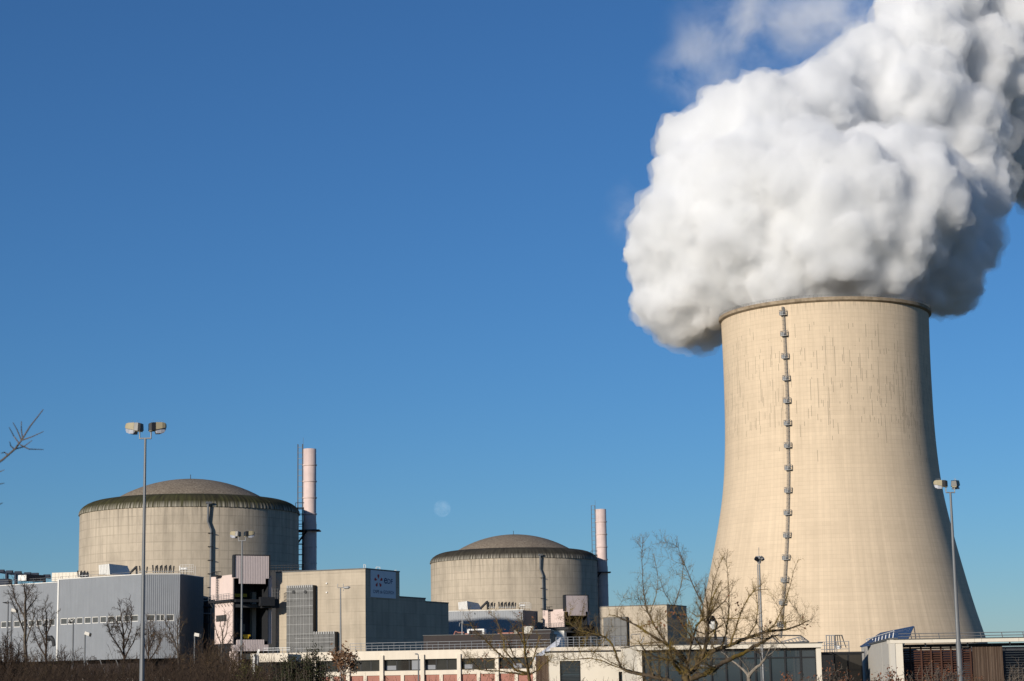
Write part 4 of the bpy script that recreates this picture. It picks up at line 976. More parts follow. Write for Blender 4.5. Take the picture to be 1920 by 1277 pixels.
# left return with the jutting white beam
q = at(482, 1235, 230); FN = Face(482, 225, -8, 1235); t = thing('white_entrance_canopy', (q.x, q.y, 0), 'white concrete canopy on a white pier, left of the round evergreen bush', 'canopy')
mb = MB(); mb.fbox(FN, FN.t(483), FN.t(540), -6, 0, FN.z(500, 1241.5), FN.z(500, 1227)); build(mb, 'beam', M['fascia'], t)
mb = MB(); mb.fbox(FN, FN.t(476.5), FN.t(480.5), -5, .6, 0, FN.z(480, 1227)); build(mb, 'pier', M['white'], t)
mb = MB(); mb.fbox(FN, FN.t(484), FN.t(540), -6.2, -5.9, 0, FN.z(500, 1241.6)); build(mb, 'shutter', M['silverdark'], t)
mb = MB(); 
for k in range(9): tt = FN.t(490)+k*.55; mb.tube([FN.pt(tt, -1, FN.z(500, 1227)), FN.pt(tt, -1, FN.z(500, 1215))], .03, 3)
for yy in (1215, 1219): mb.tube([FN.pt(FN.t(490), -1, FN.z(500, yy)), FN.pt(FN.t(540), -1, FN.z(500, yy))], .03, 3)
build(mb, 'railing', M['rail'], t)
# brown flat-roofed storey behind the office parapet
FBk = Face(794, 300.0, -6, 1195); t = thing('brown_penthouse', FBk.pt(5, 0, 0), 'long dark brown flat-roofed storey behind the office roof railing', 'building')
te = FBk.t(1030); mb = MB(); mb.fbox(FBk, 0, te, -12, 0, 0, FBk.z(880, 1190.5)); build(mb, 'wall', M['brown'], t)
mb = MB(); mb.fbox(FBk, -.1, te+.1, -12, .12, FBk.z(880, 1190.5)+.002, FBk.z(880, 1189.6)); build(mb, 'roof_edge', M['silverdark'], t)
zr0 = FBk.z(880, 1189.5)
def rooftop(name, p0, p1, y0, y1, d0, d1, mat, label, cat):
    a, b = FBk.t(p0), FBk.t(p1); r = thing(name, FBk.pt(a, d1, zr0), label, cat, 'small structures on the brown roof')
    mb = MB(); mb.fbox(FBk, a, b, d0, d1, zr0+.005, FBk.z((p0+p1)/2, y0)); build(mb, 'body', mat, r); return r, a, b
r_, a, b = rooftop('pink_roof_hut', 868, 874.5, 1187, 1191, -5, -2, M['pinkpanel'], 'tiny brick-pink roof hut left of the white roof frame', 'roof hut')
r_, a, b = rooftop('white_roof_frame', 875.5, 900, 1183, 1191, -5, -2.5, M['brown'], 'dark roof box in a white frame on the brown roof', 'roof box')
zf = FBk.z(888, 1181.3); mb = MB(); mb.fbox(FBk, a-.3, a, -5, -2.3, zr0, zf); mb.fbox(FBk, b, b+.3, -5, -2.3, zr0, zf); mb.fbox(FBk, a-.3, b+.3, -5, -2.3, zf+.002, zf+.22); build(mb, 'frame', M['white'], r_)
r_, a, b = rooftop('rounded_roof_cover', 850.5, 866, 1187, 1192, -5, -2, M['brown'], 'rounded dark cover with a pale edge on the brown roof', 'roof cover')
q = FBk.pt(a, -2, zr0); mb = MB(); mb.tube([FBk.pt(a-.3, -2.2, zr0), FBk.pt(a-.05, -2.2, zr0+.55), FBk.pt(a+.35, -2.2, FBk.z(855, 1185.5)), FBk.pt(b, -2.2, FBk.z(855, 1185.5))], .09, 5); build(mb, 'pale_edge', M['pinkpanel'], r_)
r_, a, b = rooftop('pink_roof_parapet', 927, 991, 1184.5, 1190, -7, -4, M['pinkpanel'], 'long brick-pink roof parapet right of the white roof frame', 'parapet')
for p in (963, 986): mb = MB(); tt = FBk.t(p); mb.fbox(FBk, tt-.35 if p == 963 else tt-.7, tt+.1 if p == 963 else tt+.7, -6, -3.6, zr0, FBk.z(p, 1180.5 if p == 963 else 1173)); build(mb, 'grey_chimney', M['pale_block'], r_)
r_, a, b = rooftop('dark_roof_terrace', 992, 1029, 1181, 1190, -8, -3, M['brown'], 'dark roof terrace box behind the second bare tree', 'roof box')
mb = MB(); mb.fbox(FBk, a, b, -8, -2.8, FBk.z(1010, 1181)+.002, FBk.z(1010, 1179.6)); build(mb, 'pale_edge', M['rail2'], r_)
# aerial mast in front of the farther hall
q = at(866.5, 1190, 300); t = thing('aerial_mast', (q.x, q.y, zr0), 'thin aerial mast with a small bracket in front of the shaded hall', 'mast')
mb = MB(); mb.tube([(q.x, q.y, zr0), (q.x, q.y, at(866, 1140, 300).z)], [.07, .03], 6); build(mb, 'pole', M['galv'], t)
mb = MB(); z = at(866, 1168, 300).z; mb.tube([(q.x, q.y, z), (q.x-.35, q.y, z), (q.x-.4, q.y, z-.5)], .05, 5); mb.tube([(q.x+.12, q.y, z-.2), (q.x+.12, q.y, z+.45)], .06, 5); build(mb, 'bracket', M['galv'], t)

# ------------------------------------------------------------------ white house with terrace
FH = Face(1030, 150.0, 5, 1240); ht = lambda p, y=1240: FH.t(p, y); hz = lambda y, p=1110: FH.z(p, y)
house = thing('white_house', FH.pt(2, 0, 0), 'cream rendered flat-roofed building with a dark band under its terrace railing', 'building')
wins = [(ht(1049.5), ht(1088.5), 1.0, hz(1238.5)), (ht(1159.5), ht(1176), .3, hz(1260.5))]
zt_ = hz(1222.7); e1 = ht(1191.5)
mb = MB(); mb.wall(FH, 0, e1, 0, zt_, wins, 0, .3); mb.quad(FH.pt(0, 0, zt_), FH.pt(e1, 0, zt_), FH.pt(e1, -9, zt_), FH.pt(0, -9, zt_)); mb.quad(FH.pt(0, 0, 0), FH.pt(0, 0, zt_), FH.pt(0, -9, zt_), FH.pt(0, -9, 0)); mb.quad(FH.pt(e1, 0, 0), FH.pt(e1, -9, 0), FH.pt(e1, -9, zt_), FH.pt(e1, 0, zt_))
build(mb, 'wall', M['cream'], house)
mb = MB(); mb.fbox(FH, -.04, e1+.02, -8.5, .03, zt_+.003, hz(1219.7)); build(mb, 'dark_band', M['dark'], house)
mb = MB(); mb.fbox(FH, .4, e1-.4, -8, -.25, hz(1219.7)+.003, hz(1212.5)); build(mb, 'terrace_parapet', M['fascia'], house)
for (a, b, c, e) in wins:
    f = window(FH, house, a, b, c, e, -.2, .07, M['dark'], M['glass'], mull=0)
    n = int((e-c)/.11)
    for k in range(n if b-a > 1 else 0):
        if k < n*.45 or k > n*.55:
            z = c+.1+(e-c-.15)*k/n; mb = MB(); mb.fbox(FH, a+.08, b-.08, -.2, -.14, z, z+.04); build(mb, 'slat', M['louvredark'], f)
zr0h = hz(1212.5); mb = MB(); n = 12
for k in range(n+1): tt = .6+(e1-1.2)*k/n; mb.tube([FH.pt(tt, -.6, zr0h), FH.pt(tt, -.6, zr0h+.74)], .028 if k % 2 else .04, 4)
for h in (.18, .34, .54, .74): mb.tube([FH.pt(.6, -.6, zr0h+h), FH.pt(e1-.6, -.6, zr0h+h)], .02, 4)
mb.tube([FH.pt(ht(1186), -.6, zr0h+.5), FH.pt(ht(1187), -.6, hz(1191)), FH.pt(ht(1189), -.6, hz(1190)), FH.pt(ht(1204), -.6, hz(1190)), FH.pt(ht(1204), -.6, zr0h+.5)], .03, 5)
mb.tube([FH.pt(ht(1211), -.6, hz(1196)), FH.pt(ht(1206), -.6, hz(1208))], .04, 5)
build(mb, 'terrace_railing', M['rail'], house)
for k in range(7):
    mb = MB(); mb.fbox(FH, -.95+k*.135, -.95+k*.135+.125, -.6, -.5-.02*(k % 2), 0, hz(1228)); build(mb, 'timber_board', M['boards'], house)
# edge-on silver solar panel leaning over the corner
pts = [at(1051.5, 1196, 154), at(1048, 1209, 153.2), at(1004, 1238, 152.5), at(1003, 1232, 153.6)]
t = thing('silver_solar_panel', pts[2], 'bright silver tilted panel seen edge-on at the corner of the cream building', 'solar panel')
mb = MB(); up = Vector((-.03, .12, .03)); mb.hexa([pts[2], pts[1], pts[1]+up, pts[2]+up, pts[3], pts[0], pts[0]+up, pts[3]+up]); build(mb, 'panel', M['solaredge'], t)
mb = MB(); mb.tube([at(1047, 1204, 154), (at(1047, 1204, 154).x, at(1047, 1204, 154).y, hz(1219))], .04, 5); mb.tube([at(1012, 1234, 153.3), (at(1012, 1234, 153.3).x, at(1012, 1234, 153.3).y, 0)], .04, 5); build(mb, 'support_leg', M['galv'], t)

# ------------------------------------------------------------------ glazed pavilion
FP = Face(1540, 140.0, 3, 1240); pt_ = lambda p, y=1240: FP.t(p, y); pz = lambda y, p=1400: FP.z(p, y)
pav = thing('glass_pavilion', FP.pt(pt_(1370), 0, 0), 'glazed pavilion with a white fascia and white end column behind the mossy tree', 'pavilion')
a0, a1 = pt_(1193), pt_(1540.5); f0, f1 = pz(1216.2), pz(1208.3)
mb = MB(); mb.fbox(FP, a0, a1, -10, .45, f0, f1); build(mb, 'fascia', M['cream'], pav)
mb = MB(); mb.fbox(FP, a0-.03, a1+.05, -10, .5, f1+.003, f1+.06); build(mb, 'roof_edge', M['tile'], pav)
for p0, p1 in ((1530, 1538.8), (1193, 1203)): mb = MB(); mb.fbox(FP, pt_(p0), pt_(p1), -9.5, .25, 0, f0-.003); build(mb, 'column', M['cream'], pav)
mul = [1204, 1217.5, 1234.5, 1250, 1277, 1305, 1333, 1361, 1388, 1416, 1443.5, 1472, 1501, 1530]; ztr = pz(1234)
for p in mul: mb = MB(); tt = pt_(p); mb.fbox(FP, tt-.045, tt+.045, -.16, .06, 0, f0-.004); build(mb, 'mullion', M['dark'], pav)
mb = MB(); mb.fbox(FP, pt_(1204), pt_(1530), -.15, .04, ztr-.04, ztr+.04); build(mb, 'transom', M['dark'], pav)
mb = MB(); mb.fbox(FP, pt_(1204), pt_(1530), -.15, .05, f0-.16, f0-.005); build(mb, 'head_rail', M['dark'], pav)
rj = random.Random(8)
for p, q in zip(mul[:-1], mul[1:]):
    for z0, z1 in ((.1, ztr-.04), (ztr+.04, f0-.16)):
        x0, x1 = pt_(p)+.045, pt_(q)-.045; j = [rj.uniform(-.006, .006) for _ in range(2)]
        mb = MB(); mb.quad(FP.pt(x0, -.06+j[0], z0), FP.pt(x1, -.06-j[0], z0), FP.pt(x1, -.06-j[0]+j[1], z1), FP.pt(x0, -.06+j[0]+j[1], z1)); build(mb, 'glass_pane', M['glass'], pav)
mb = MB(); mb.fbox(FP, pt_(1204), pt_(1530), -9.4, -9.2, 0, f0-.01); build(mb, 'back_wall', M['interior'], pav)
mb = MB(); mb.fbox(FP, pt_(1313), pt_(1342), -.05, -.045, pz(1248.3), pz(1246)); mb.fbox(FP, pt_(1346), pt_(1354), -.05, -.045, pz(1248.3), pz(1246)); build(mb, 'glass_label_strip', M['rail'], pav)
# solar collector frames lying on the pavilion roof
t = thing('collector_frame', FP.pt(pt_(1480), -1.5, f1), 'tilted open metal collector frame on the glazed pavilion roof', 'metal frame')
R_ = lambda p, y, d: FP.pt(pt_(p, y), d, pz(y, p))
mb = MB()
A, B, Cc, D = R_(1458, 1190, -2.5), R_(1514, 1190, -2.5), R_(1521, 1203, -.8), R_(1465, 1205.5, -.8)
for a, b in ((A, B), (B, Cc), (Cc, D), (D, A)): mb.tube([a, b], .045, 5)
build(mb, 'outer_frame', M['tile'], t)
mb = MB(); E, G_ = R_(1470, 1203, -1.2), R_(1508, 1193, -1.2)
for k in range(7): a = E.lerp(G_, k/6); b = Vector((a.x+.28, a.y, f1+.05)); mb.tube([a, b], .03, 4)
mb.tube([E, G_], .035, 4); mb.tube([E+Vector((.2, 0, -.12)), G_+Vector((.25, 0, -.3))], .03, 4)
for k in range(5): a = B.lerp(Cc, k/5); mb.tube([a, a+Vector((-.35, 0, -.02))], .03, 4)
build(mb, 'grid_bars', M['galv'], t)
mb = MB(); mb.tube([R_(1330, 1205.5, -1), R_(1462, 1203.5, -1)], .03, 4); mb.tube([R_(1330, 1197, -1), R_(1462, 1196, -1)], .025, 4)
for k in range(12): p = 1330+12*k; mb.tube([R_(p, 1207, -1), R_(p, 1197, -1)], .02, 3)
o = build(mb, 'roof_railing', M['rail2'], pav)
q = R_(1325, 1200, -6); mb = MB(); mb.fbox(FP, pt_(1318), pt_(1388), -8, -5.5, f1+.07, pz(1191)); o = build(mb, 'rooftop_plant_box', M['brown'], pav)
for k in range(7): mb = MB(); z = f1+.12+k*.085; mb.fbox(FP, pt_(1318), pt_(1388), -5.5, -5.43, z, z+.04); build(mb, 'plant_box_slat', M['rail2'], pav)

# ------------------------------------------------------------------ glazed link
FK = Face(1538.5, 146.0, 2, 1240); kt = lambda p, y=1240: FK.t(p, y); kz = lambda y: FK.z(1580, y)
lk = thing('glazed_link', FK.pt(1.2, 0, 0), 'low glazed link with a dark roof edge between the pavilion and the white corner block', 'glazed link')
k0, k1 = kt(1539), kt(1620); z_k = kz(1225.5)
mb = MB(); mb.fbox(FK, k0, k1, -6, .15, z_k, kz(1222.2)); build(mb, 'roof_edge', M['dark'], lk)
for p0, p1 in ((1541, 1564), (1566, 1589), (1591, 1615)):
    mb = MB(); mb.fbox(FK, kt(p0)-.06, kt(p0), -.1, .05, 0, z_k); mb.fbox(FK, kt(p1), kt(p1)+.06, -.1, .05, 0, z_k); mb.fbox(FK, kt(p0), kt(p1), -.1, .05, z_k-.08, z_k-.003); mb.fbox(FK, kt(p0), kt(p1), -.1, .05, kz(1257), kz(1256)); f = build(mb, 'window', M['dark'], lk)
    mb = MB(); mb.quad(FK.pt(kt(p0), -.04, .1), FK.pt(kt(p1), -.04, .1), FK.pt(kt(p1), -.04, z_k-.08), FK.pt(kt(p0), -.04, z_k-.08)); build(mb, 'pane', M['glass'] if p0 < 1560 else M['smoke_glass'], f)
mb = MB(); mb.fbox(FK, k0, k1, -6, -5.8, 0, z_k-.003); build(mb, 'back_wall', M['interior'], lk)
mb = MB()
for yy in (1203, 1210, 1217): mb.tube([FK.pt(k0-.1, -.4, kz(yy)), FK.pt(kt(1596), -.4, kz(yy-.4))], .022, 4)
for p in (1549, 1572, 1595): mb.tube([FK.pt(kt(p), -.4, kz(1222.2)), FK.pt(kt(p), -.4, kz(1203))], .03, 4)
build(mb, 'roof_railing', M['rail'], lk)
# caged roof ladder
cg = thing('caged_roof_ladder', FK.pt(kt(1570), -1.2, kz(1222)), 'grey steel cage ladder standing on the glazed link roof', 'cage ladder')
mb = MB()
for p in (1556, 1562, 1566, 1571): mb.tube([FK.pt(kt(p), -1.0, kz(1222)), FK.pt(kt(p), -1.0, kz(1190.5))], .035, 4)
for yy in (1190.5, 1206, 1217): mb.tube([FK.pt(kt(1555), -1.0, kz(yy)), FK.pt(kt(1572), -1.0, kz(yy)), FK.pt(kt(1572), -1.8, kz(yy))], .035, 4)
build(mb, 'left_screen', M['rail'], cg)
mb = MB()
for p, lean in ((1574, 0), (1578, .05), (1582, .1), (1586, .3)): mb.tube([FK.pt(kt(p)+lean, -1.2, kz(1214)), FK.pt(kt(p), -1.2, kz(1190.5))], .035, 4)
mb.tube([FK.pt(kt(1573), -1.2, kz(1190.5)), FK.pt(kt(1587), -1.2, kz(1190.5)), FK.pt(kt(1590), -1.2, kz(1203))], .04, 4)
build(mb, 'right_hoops', M['tile'], cg)
q = FK.pt(kt(1577.5), -1.0, kz(1216.5)); mb = MB(); mb.box(q.x-.15, q.x+.15, q.y-.2, q.y+.2, q.z, q.z+.22); build(mb, 'white_box', M['white'], cg)

# ------------------------------------------------------------------ white corner block with louvred front
FV = Face(1670, 124.0, 1, 1235); vt = lambda p, y=1235: FV.t(p, y); vz = lambda y, p=1700: FV.z(p, y)
vb = thing('louvred_building', FV.pt(4, 0, 0), 'white-framed flat-roofed building with rust-brown louvres and a timber panel at right', 'building')
e = at(1614.5, 1213, 155); dirL = Vector((FV.P.x-e.x, FV.P.y-e.y)).normalized(); FW = Face.xy(FV.P.x, FV.P.y, math.degrees(math.atan2(dirL.y, dirL.x)))
tw = -Vector((FV.P.x-e.x, FV.P.y-e.y)).length; zr = vz(1199.3); zfb = vz(1206)
npan = 4
for k in range(npan):
    mb = MB(); mb.fbox(FW, tw*(1-k/npan)+.02, tw*(1-(k+1)/npan)-.02 if k < npan-1 else 0, -.3, 0-.006*(k % 2), 0, zr-.01); build(mb, 'wall_panel', M['pale_block'], vb)
mb = MB(); mb.fbox(FW, tw, -.1, -.5, .06, zr, zr+.12); build(mb, 'parapet_cap', M['tile'], vb)
v1 = vt(1693.5); vE = vt(1990)
mb = MB(); mb.fbox(FV, 0.003, v1, -.5, 0, 0, zfb-.002); build(mb, 'white_pier', M['cream'], vb)
seg = [0.003, vt(1749), vt(1829), vt(1842), vt(1912), vE]
for a, b in zip(seg[:-1], seg[1:]): mb = MB(); mb.fbox(FV, a+.008, b-.008, -1.0, .05, zfb, zr); build(mb, 'fascia_panel', M['cream'], vb)
mb = MB(); mb.fbox(FV, .2, vE, -1.0, .1, zr+.003, zr+.05); build(mb, 'roof_edge', M['tile'], vb)
zb1, zb0 = vz(1208.3), vz(1213.8)
mb = MB(); mb.fbox(FV, v1+.003, vE, -1.4, -.9, zb0, zb1); build(mb, 'dark_lintel', M['dark'], vb)
for p in (1742, 1822, 1902): mb = MB(); mb.fbox(FV, vt(p)-.04, vt(p)+.04, -.9, -.82, zb0+.02, zfb-.01); build(mb, 'lintel_bracket', M['rail'], vb)
for p in (1835, 1839.5): mb = MB(); q = FV.pt(vt(p), -.95, zb1+.12); mb.tube([q-Vector((.07, 0, 0)), q+Vector((.07, 0, 0))], .09, 8); build(mb, 'soffit_lamp', M['white'], vb)
mb = MB(); q = FV.pt(vt(1697), -.3, vz(1207.5)); mb.box(q.x-.07, q.x+.07, q.y-.1, q.y+.1, q.z-.05, q.z+.06); build(mb, 'camera_box', M['white'], vb)
# louvre slats: each one
l0, l1 = v1+.03, vt(1829); n = 26; zs0 = .1
sl_src = None
for k in range(n):
    z = zb0-.04-k*.145
    if z < zs0: break
    if sl_src is None:
        mb = MB(); mb.hexa([FV.pt(l0, -1.15, z-.075), FV.pt(l1, -1.15, z-.075), FV.pt(l1, -1.24, z-.02), FV.pt(l0, -1.24, z-.02), FV.pt(l0, -1.15, z-.045), FV.pt(l1, -1.15, z-.045), FV.pt(l1, -1.24, z+.01), FV.pt(l0, -1.24, z+.01)])
        z_src = z; sl_src = build(mb, 'louvre_slat', M['rust'], vb, origin=FV.pt(l0, -1.2, z))
    else: inst('louvre_slat', sl_src, vb, FV.pt(l0, -1.2, z))
for p in (1695, 1714.5, 1735, 1753.5, 1772.5, 1791.5, 1811, 1828): mb = MB(); mb.fbox(FV, vt(p)-.045, vt(p)+.045, -1.14, -1.05, 0, zb0-.002); build(mb, 'louvre_post', M['rust'], vb)
mb = MB(); mb.fbox(FV, l0, l1, -3.2, -3.1, vz(1240), zb0-.01); build(mb, 'pale_back_panel', M['paleint'], vb)
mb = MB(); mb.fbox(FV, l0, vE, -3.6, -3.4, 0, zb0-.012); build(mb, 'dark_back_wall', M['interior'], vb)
mb = MB(); q = FV.pt(vt(1758), -1.5, vz(1233)); mb.box(q.x-.5, q.x+.6, q.y-.2, q.y+.2, q.z-.2, q.z+.22); mb.tube([q+Vector((-.35, -.1, -.1)), q+Vector((-.35, -.1, .45))], .12, 6); build(mb, 'ventilator', M['dark'], vb)
b0, b1 = vt(1830.5), vt(1887); nb = 24; src = None
for k in range(nb):
    a = b0+(b1-b0)*k/nb; wd = (b1-b0)/nb-.012; d_ = -.85+.02*((k*7) % 3)
    if src is None: mb = MB(); mb.fbox(FV, a, a+wd, -.93, -.83, .05, zb0-.003); src = build(mb, 'timber_board', M['boards'], vb, origin=FV.pt(a, -.88, 0))
    else: inst('timber_board', src, vb, FV.pt(a, -.88+.018*((k*7) % 3-1), 0))
src = None
for k in range(24):
    z = zb0-.06-k*.155
    if z < .1: break
    if src is None: mb = MB(); mb.fbox(FV, vt(1890), vE, -1.3, -1.15, z-.05, z-.015); src = build(mb, 'dark_slat', M['louvredark'], vb, origin=FV.pt(vt(1890), -1.2, z))
    else: inst('dark_slat', src, vb, FV.pt(vt(1890), -1.2, z))
mb = MB(); q = FV.pt(vE, -12, 0)
mb.quad(FV.pt(.3, -1.0, zr-.02), FV.pt(vE, -1.0, zr-.02), FV.pt(vE, -3.6, zr-.02), FV.pt(.3, -3.6, zr-.02)) if False else None
mb.fbox(FV, vE-.3, vE, -3.4, -1.5, 0, zb0); build(mb, 'end_wall', M['cream'], vb)
mb = MB()
for yy in (1188, 1193.5): mb.tube([FV.pt(vt(1690), -.5, vz(yy)), FV.pt(vE, -.5, vz(yy))], .025, 5)
for p in (1729, 1766, 1806, 1845, 1885, 1925, 1965): mb.tube([FV.pt(vt(p)+.05, -.5, zr), FV.pt(vt(p)-.02, -.5, vz(1188))], .025, 4)
build(mb, 'roof_railing', M['rail2'], vb)
mb = MB(); 
for k in range(9):
    f = k/8.5; a = FW.pt(tw*(1-f)*.95, -.3, zr+.05); b = a+Vector((.12, .1, .52)); mb.tube([a, b], .028, 5)
for h in (.55,): mb.tube([FW.pt(tw*.95, -.3, zr+h), FW.pt(-.4, -.3, zr+h)], .03, 5)
build(mb, 'side_railing', M['white'], vb)
# blue solar panel above
t = thing('blue_solar_panel', FV.pt(0, -2, zr), 'large tilted dark blue solar panel on the white corner block roof', 'solar panel')
Y2 = 140.0
a, b, c, d = at(1612, 1212, 146), at(1700, 1203.5, 134), at(1713.5, 1173.5, 138), at(1650, 1186.5, 150)
up = Vector((0.0, .07, .05)); mb = MB(); mb.hexa([a+up*-1, b-up, b, a, d-up, c-up, c, d]); build(mb, 'panel', M['solar'], t)
nx = 6
for k in range(1, nx): 
    mb = MB(); p0 = a.lerp(b, k/nx)-up*1.02; p1 = d.lerp(c, k/nx)-up*1.02; mb.tube([p0, p1], .02, 3); build(mb, 'cell_seam', M['dark'], t)
mb = MB(); mb.tube([c, Vector((c.x+.12, c.y, vz(1198)))], .03, 5); mb.tube([c+Vector((-.25, .3, -.2)), Vector((c.x-.1, c.y+.3, vz(1198)))], .03, 5); mb.tube([d, Vector((d.x, d.y, zr-1))], .03, 5); build(mb, 'support_leg', M['white'], t)
# ------------------------------------------------------------------ lamps
def lamp_head(parent, c, sx, yaw, s=1.0):
    """c: top of the bracket; sx: +1 head points right, -1 left; a beige housing, black rear cover, glass bowl below"""
    R = Matrix.Rotation(yaw, 3, 'Z')
    def W(x, y, z): v = R @ Vector((x*sx*s, y*s, z*s)); return c+v
    def hull(secs):   # secs: list of (x, halfwidth, z0, z1)
        mb = MB(); n = len(secs)
        for (x, hw, z0, z1) in secs: mb.v += [tuple(W(x, -hw, z0)), tuple(W(x, hw, z0)), tuple(W(x, hw*.8, z1)), tuple(W(x, -hw*.8, z1))]
        for k in range(n-1):
            for j in range(4): a = 4*k+j; b = 4*k+(j+1) % 4; mb.f.append((a, b, b+4, a+4))
        mb.f.append((3, 2, 1, 0)); e = 4*(n-1); mb.f.append((e, e+1, e+2, e+3)); return mb
    h = build(hull([(-.02, .13, .02, .27), (.10, .16, .0, .28), (.12, .16, .0, .285)][:2] if False else [(-.08, .12, .03, .25), (.0, .15, .015, .28), (.135, .16, .035, .285)]), 'rear_cover', M['lampdark'], parent)
    build(hull([(.137, .165, .045, .29), (.34, .17, .09, .29), (.44, .13, .115, .275), (.485, .09, .125, .22)]), 'housing', M['lampbody'], parent)
    build(hull([(-.06, .10, -.012, .028), (.14, .12, .018, .04), (.2, .10, .04, .055)]), 'base_tray', M['lampbody'], parent)
    build(hull([(.12, .10, .0, .05), (.16, .15, -.075, .05), (.30, .155, -.07, .08), (.42, .12, -.02, .105), (.47, .08, .06, .115)]), 'glass_bowl', M['lens'], parent)
    mb = MB()
    for x in (.02, .07, .12, .22, .26, .30, .35, .40): mb.tube([W(x, 0, .27), W(x+.003, 0, .38)], .003, 3)
    build(mb, 'bird_spikes', M['rail'], parent)
def pole_lamp(px, py, Y, label, s, yaws, r0, r1, heads=(1, -1), name='twin_lamp'):
    """px, py: the crossbar on top of the pole"""
    c = at(px, py, Y); t = thing(name, (c.x, c.y, 0), label, 'street lamp', 'car park lamp posts')
    mb = MB(); hh = c.z; mb.tube([(c.x, c.y, 0), (c.x, c.y, hh*.33), (c.x, c.y, hh*.335), (c.x, c.y, hh)], [r0, r0*.85, r0*.72, r1], 12); build(mb, 'pole', M['lamppole'], t)
    mb = MB(); mb.box(c.x-.18, c.x+.18, c.y-.18, c.y+.18, 0, .03); build(mb, 'base_plate', M['galv'], t)
    a = yaws[2]; ux = Vector((math.cos(a), math.sin(a), 0)); w_ = .185*s
    mb = MB(); mb.tube([c-ux*w_+Vector((0, 0, .23*s)), c-ux*w_, c+ux*w_, c+ux*w_+Vector((0, 0, .23*s))], [.026*s, .03*s, .03*s, .026*s], 8); build(mb, 'bracket', M['galv'], t)
    for i, sg in enumerate(heads):
        lamp_head(t, c+ux*(w_*sg)+Vector((0, 0, .225*s)), sg, yaws[i], s)
    return t
pole_lamp(272.5, 822, 64.0, 'tallest grey twin-headed lamp post, in front of the mossy-ringed reactor', 1.0, (.30, -.30, 0), .088, .038)
pole_lamp(454.0, 1014, 104.0, 'twin-headed lamp post in front of the pink hooded tower', .97, (.35, -.35, 0), .080, .040)
pole_lamp(1782.0, 923.5, 78.0, 'twin-headed lamp post at the right edge of the cooling tower', .95, (1.15, -.25, .12), .118, .042)
# one-headed post on the signed block
c = at(638.5, 1102, 140.0); t = thing('single_lamp', (c.x, c.y, 0), 'lamp post with one head and two stubs in front of the sunny concrete block', 'street lamp', 'car park lamp posts')
mb = MB(); mb.tube([(c.x, c.y, 0), (c.x, c.y, c.z)], [.095, .045], 10); build(mb, 'pole', M['lamppole'], t)
mb = MB(); mb.tube([c+Vector((-.20, 0, .27)), c+Vector((-.20, 0, 0)), c+Vector((.19, 0, 0)), c+Vector((.19, 0, .27))], .028, 6); build(mb, 'bracket', M['galv'], t)
mb = MB(); mb.tube([c+Vector((.19, 0, .04)), c+Vector((.30, -.02, -.02)), c+Vector((.55, -.05, 0.0)), c+Vector((.68, -.06, .03))], [.04, .085, .10, .05], 10); build(mb, 'lamp_head', M['galv'], t)
mb = MB(); mb.tube([c+Vector((.22, 0, -.12)), c+Vector((.19, 0, -.22))], .03, 5); build(mb, 'bracket_stay', M['galv'], t)
# round-headed mast in front of the cooling tower's ladder side
c = at(1423.5, 1058, 92.0); t = thing('round_head_mast', (c.x, c.y, 0), 'slim mast with a round cluster head between the bare branches, before the cooling tower', 'street lamp', 'car park lamp posts')
mb = MB(); b = at(1431, 1277, 92.0); mb.tube([(c.x, c.y, 0), (c.x, c.y, c.z)], [.062, .042], 10); build(mb, 'pole', M['lamppole'], t)
mb = MB(); q = c+Vector((0, 0, .22))
for k in range(9):
    th = math.pi*k/8; mb.tube([q+Vector((.17*math.cos(th*2), .17*math.sin(th*2), 0)), q+Vector((.10*math.cos(th*2), .10*math.sin(th*2), .14))], .05, 6)
mb.tube([q+Vector((0, 0, -.2)), q+Vector((0, 0, .05))], [.06, .16], 10); build(mb, 'cluster_head', M['galv'], t)
for sx in (-1, 1): mb = MB(); mb.tube([q+Vector((sx*.10, -.12, .0)), q+Vector((sx*.19, -.16, .05))], [.11, .09], 8); build(mb, 'floodlight', M['lampdark'], t)
mb = MB(); mb.tube([c+Vector((-.08, 0, 0)), c+Vector((-.10, 0, -5.5))], .02, 4); mb.tube([q+Vector((0, 0, .1)), q+Vector((.01, 0, .55))], .012, 4); build(mb, 'cable', M['galv'], t)
# gooseneck lamp before the offices
c = at(784.5, 1229, 190.0); t = thing('gooseneck_lamp', (c.x, c.y, 0), 'small gooseneck lamp post in front of the office windows', 'street lamp', 'small lamp posts')
mb = MB(); mb.tube([(c.x, c.y, 0), (c.x, c.y, c.z-.1)], [.10, .07], 8); build(mb, 'pole', M['lamppole'], t)
mb = MB(); mb.tube([c+Vector((0, 0, -.12)), c+Vector((-.02, 0, .06)), c+Vector((-.12, 0, .14))], .06, 8); mb.tube([c+Vector((-.10, 0, .13)), c+Vector((-.32, -.05, .15))], [.08, .05], 8); build(mb, 'lamp_head', M['galv'], t)
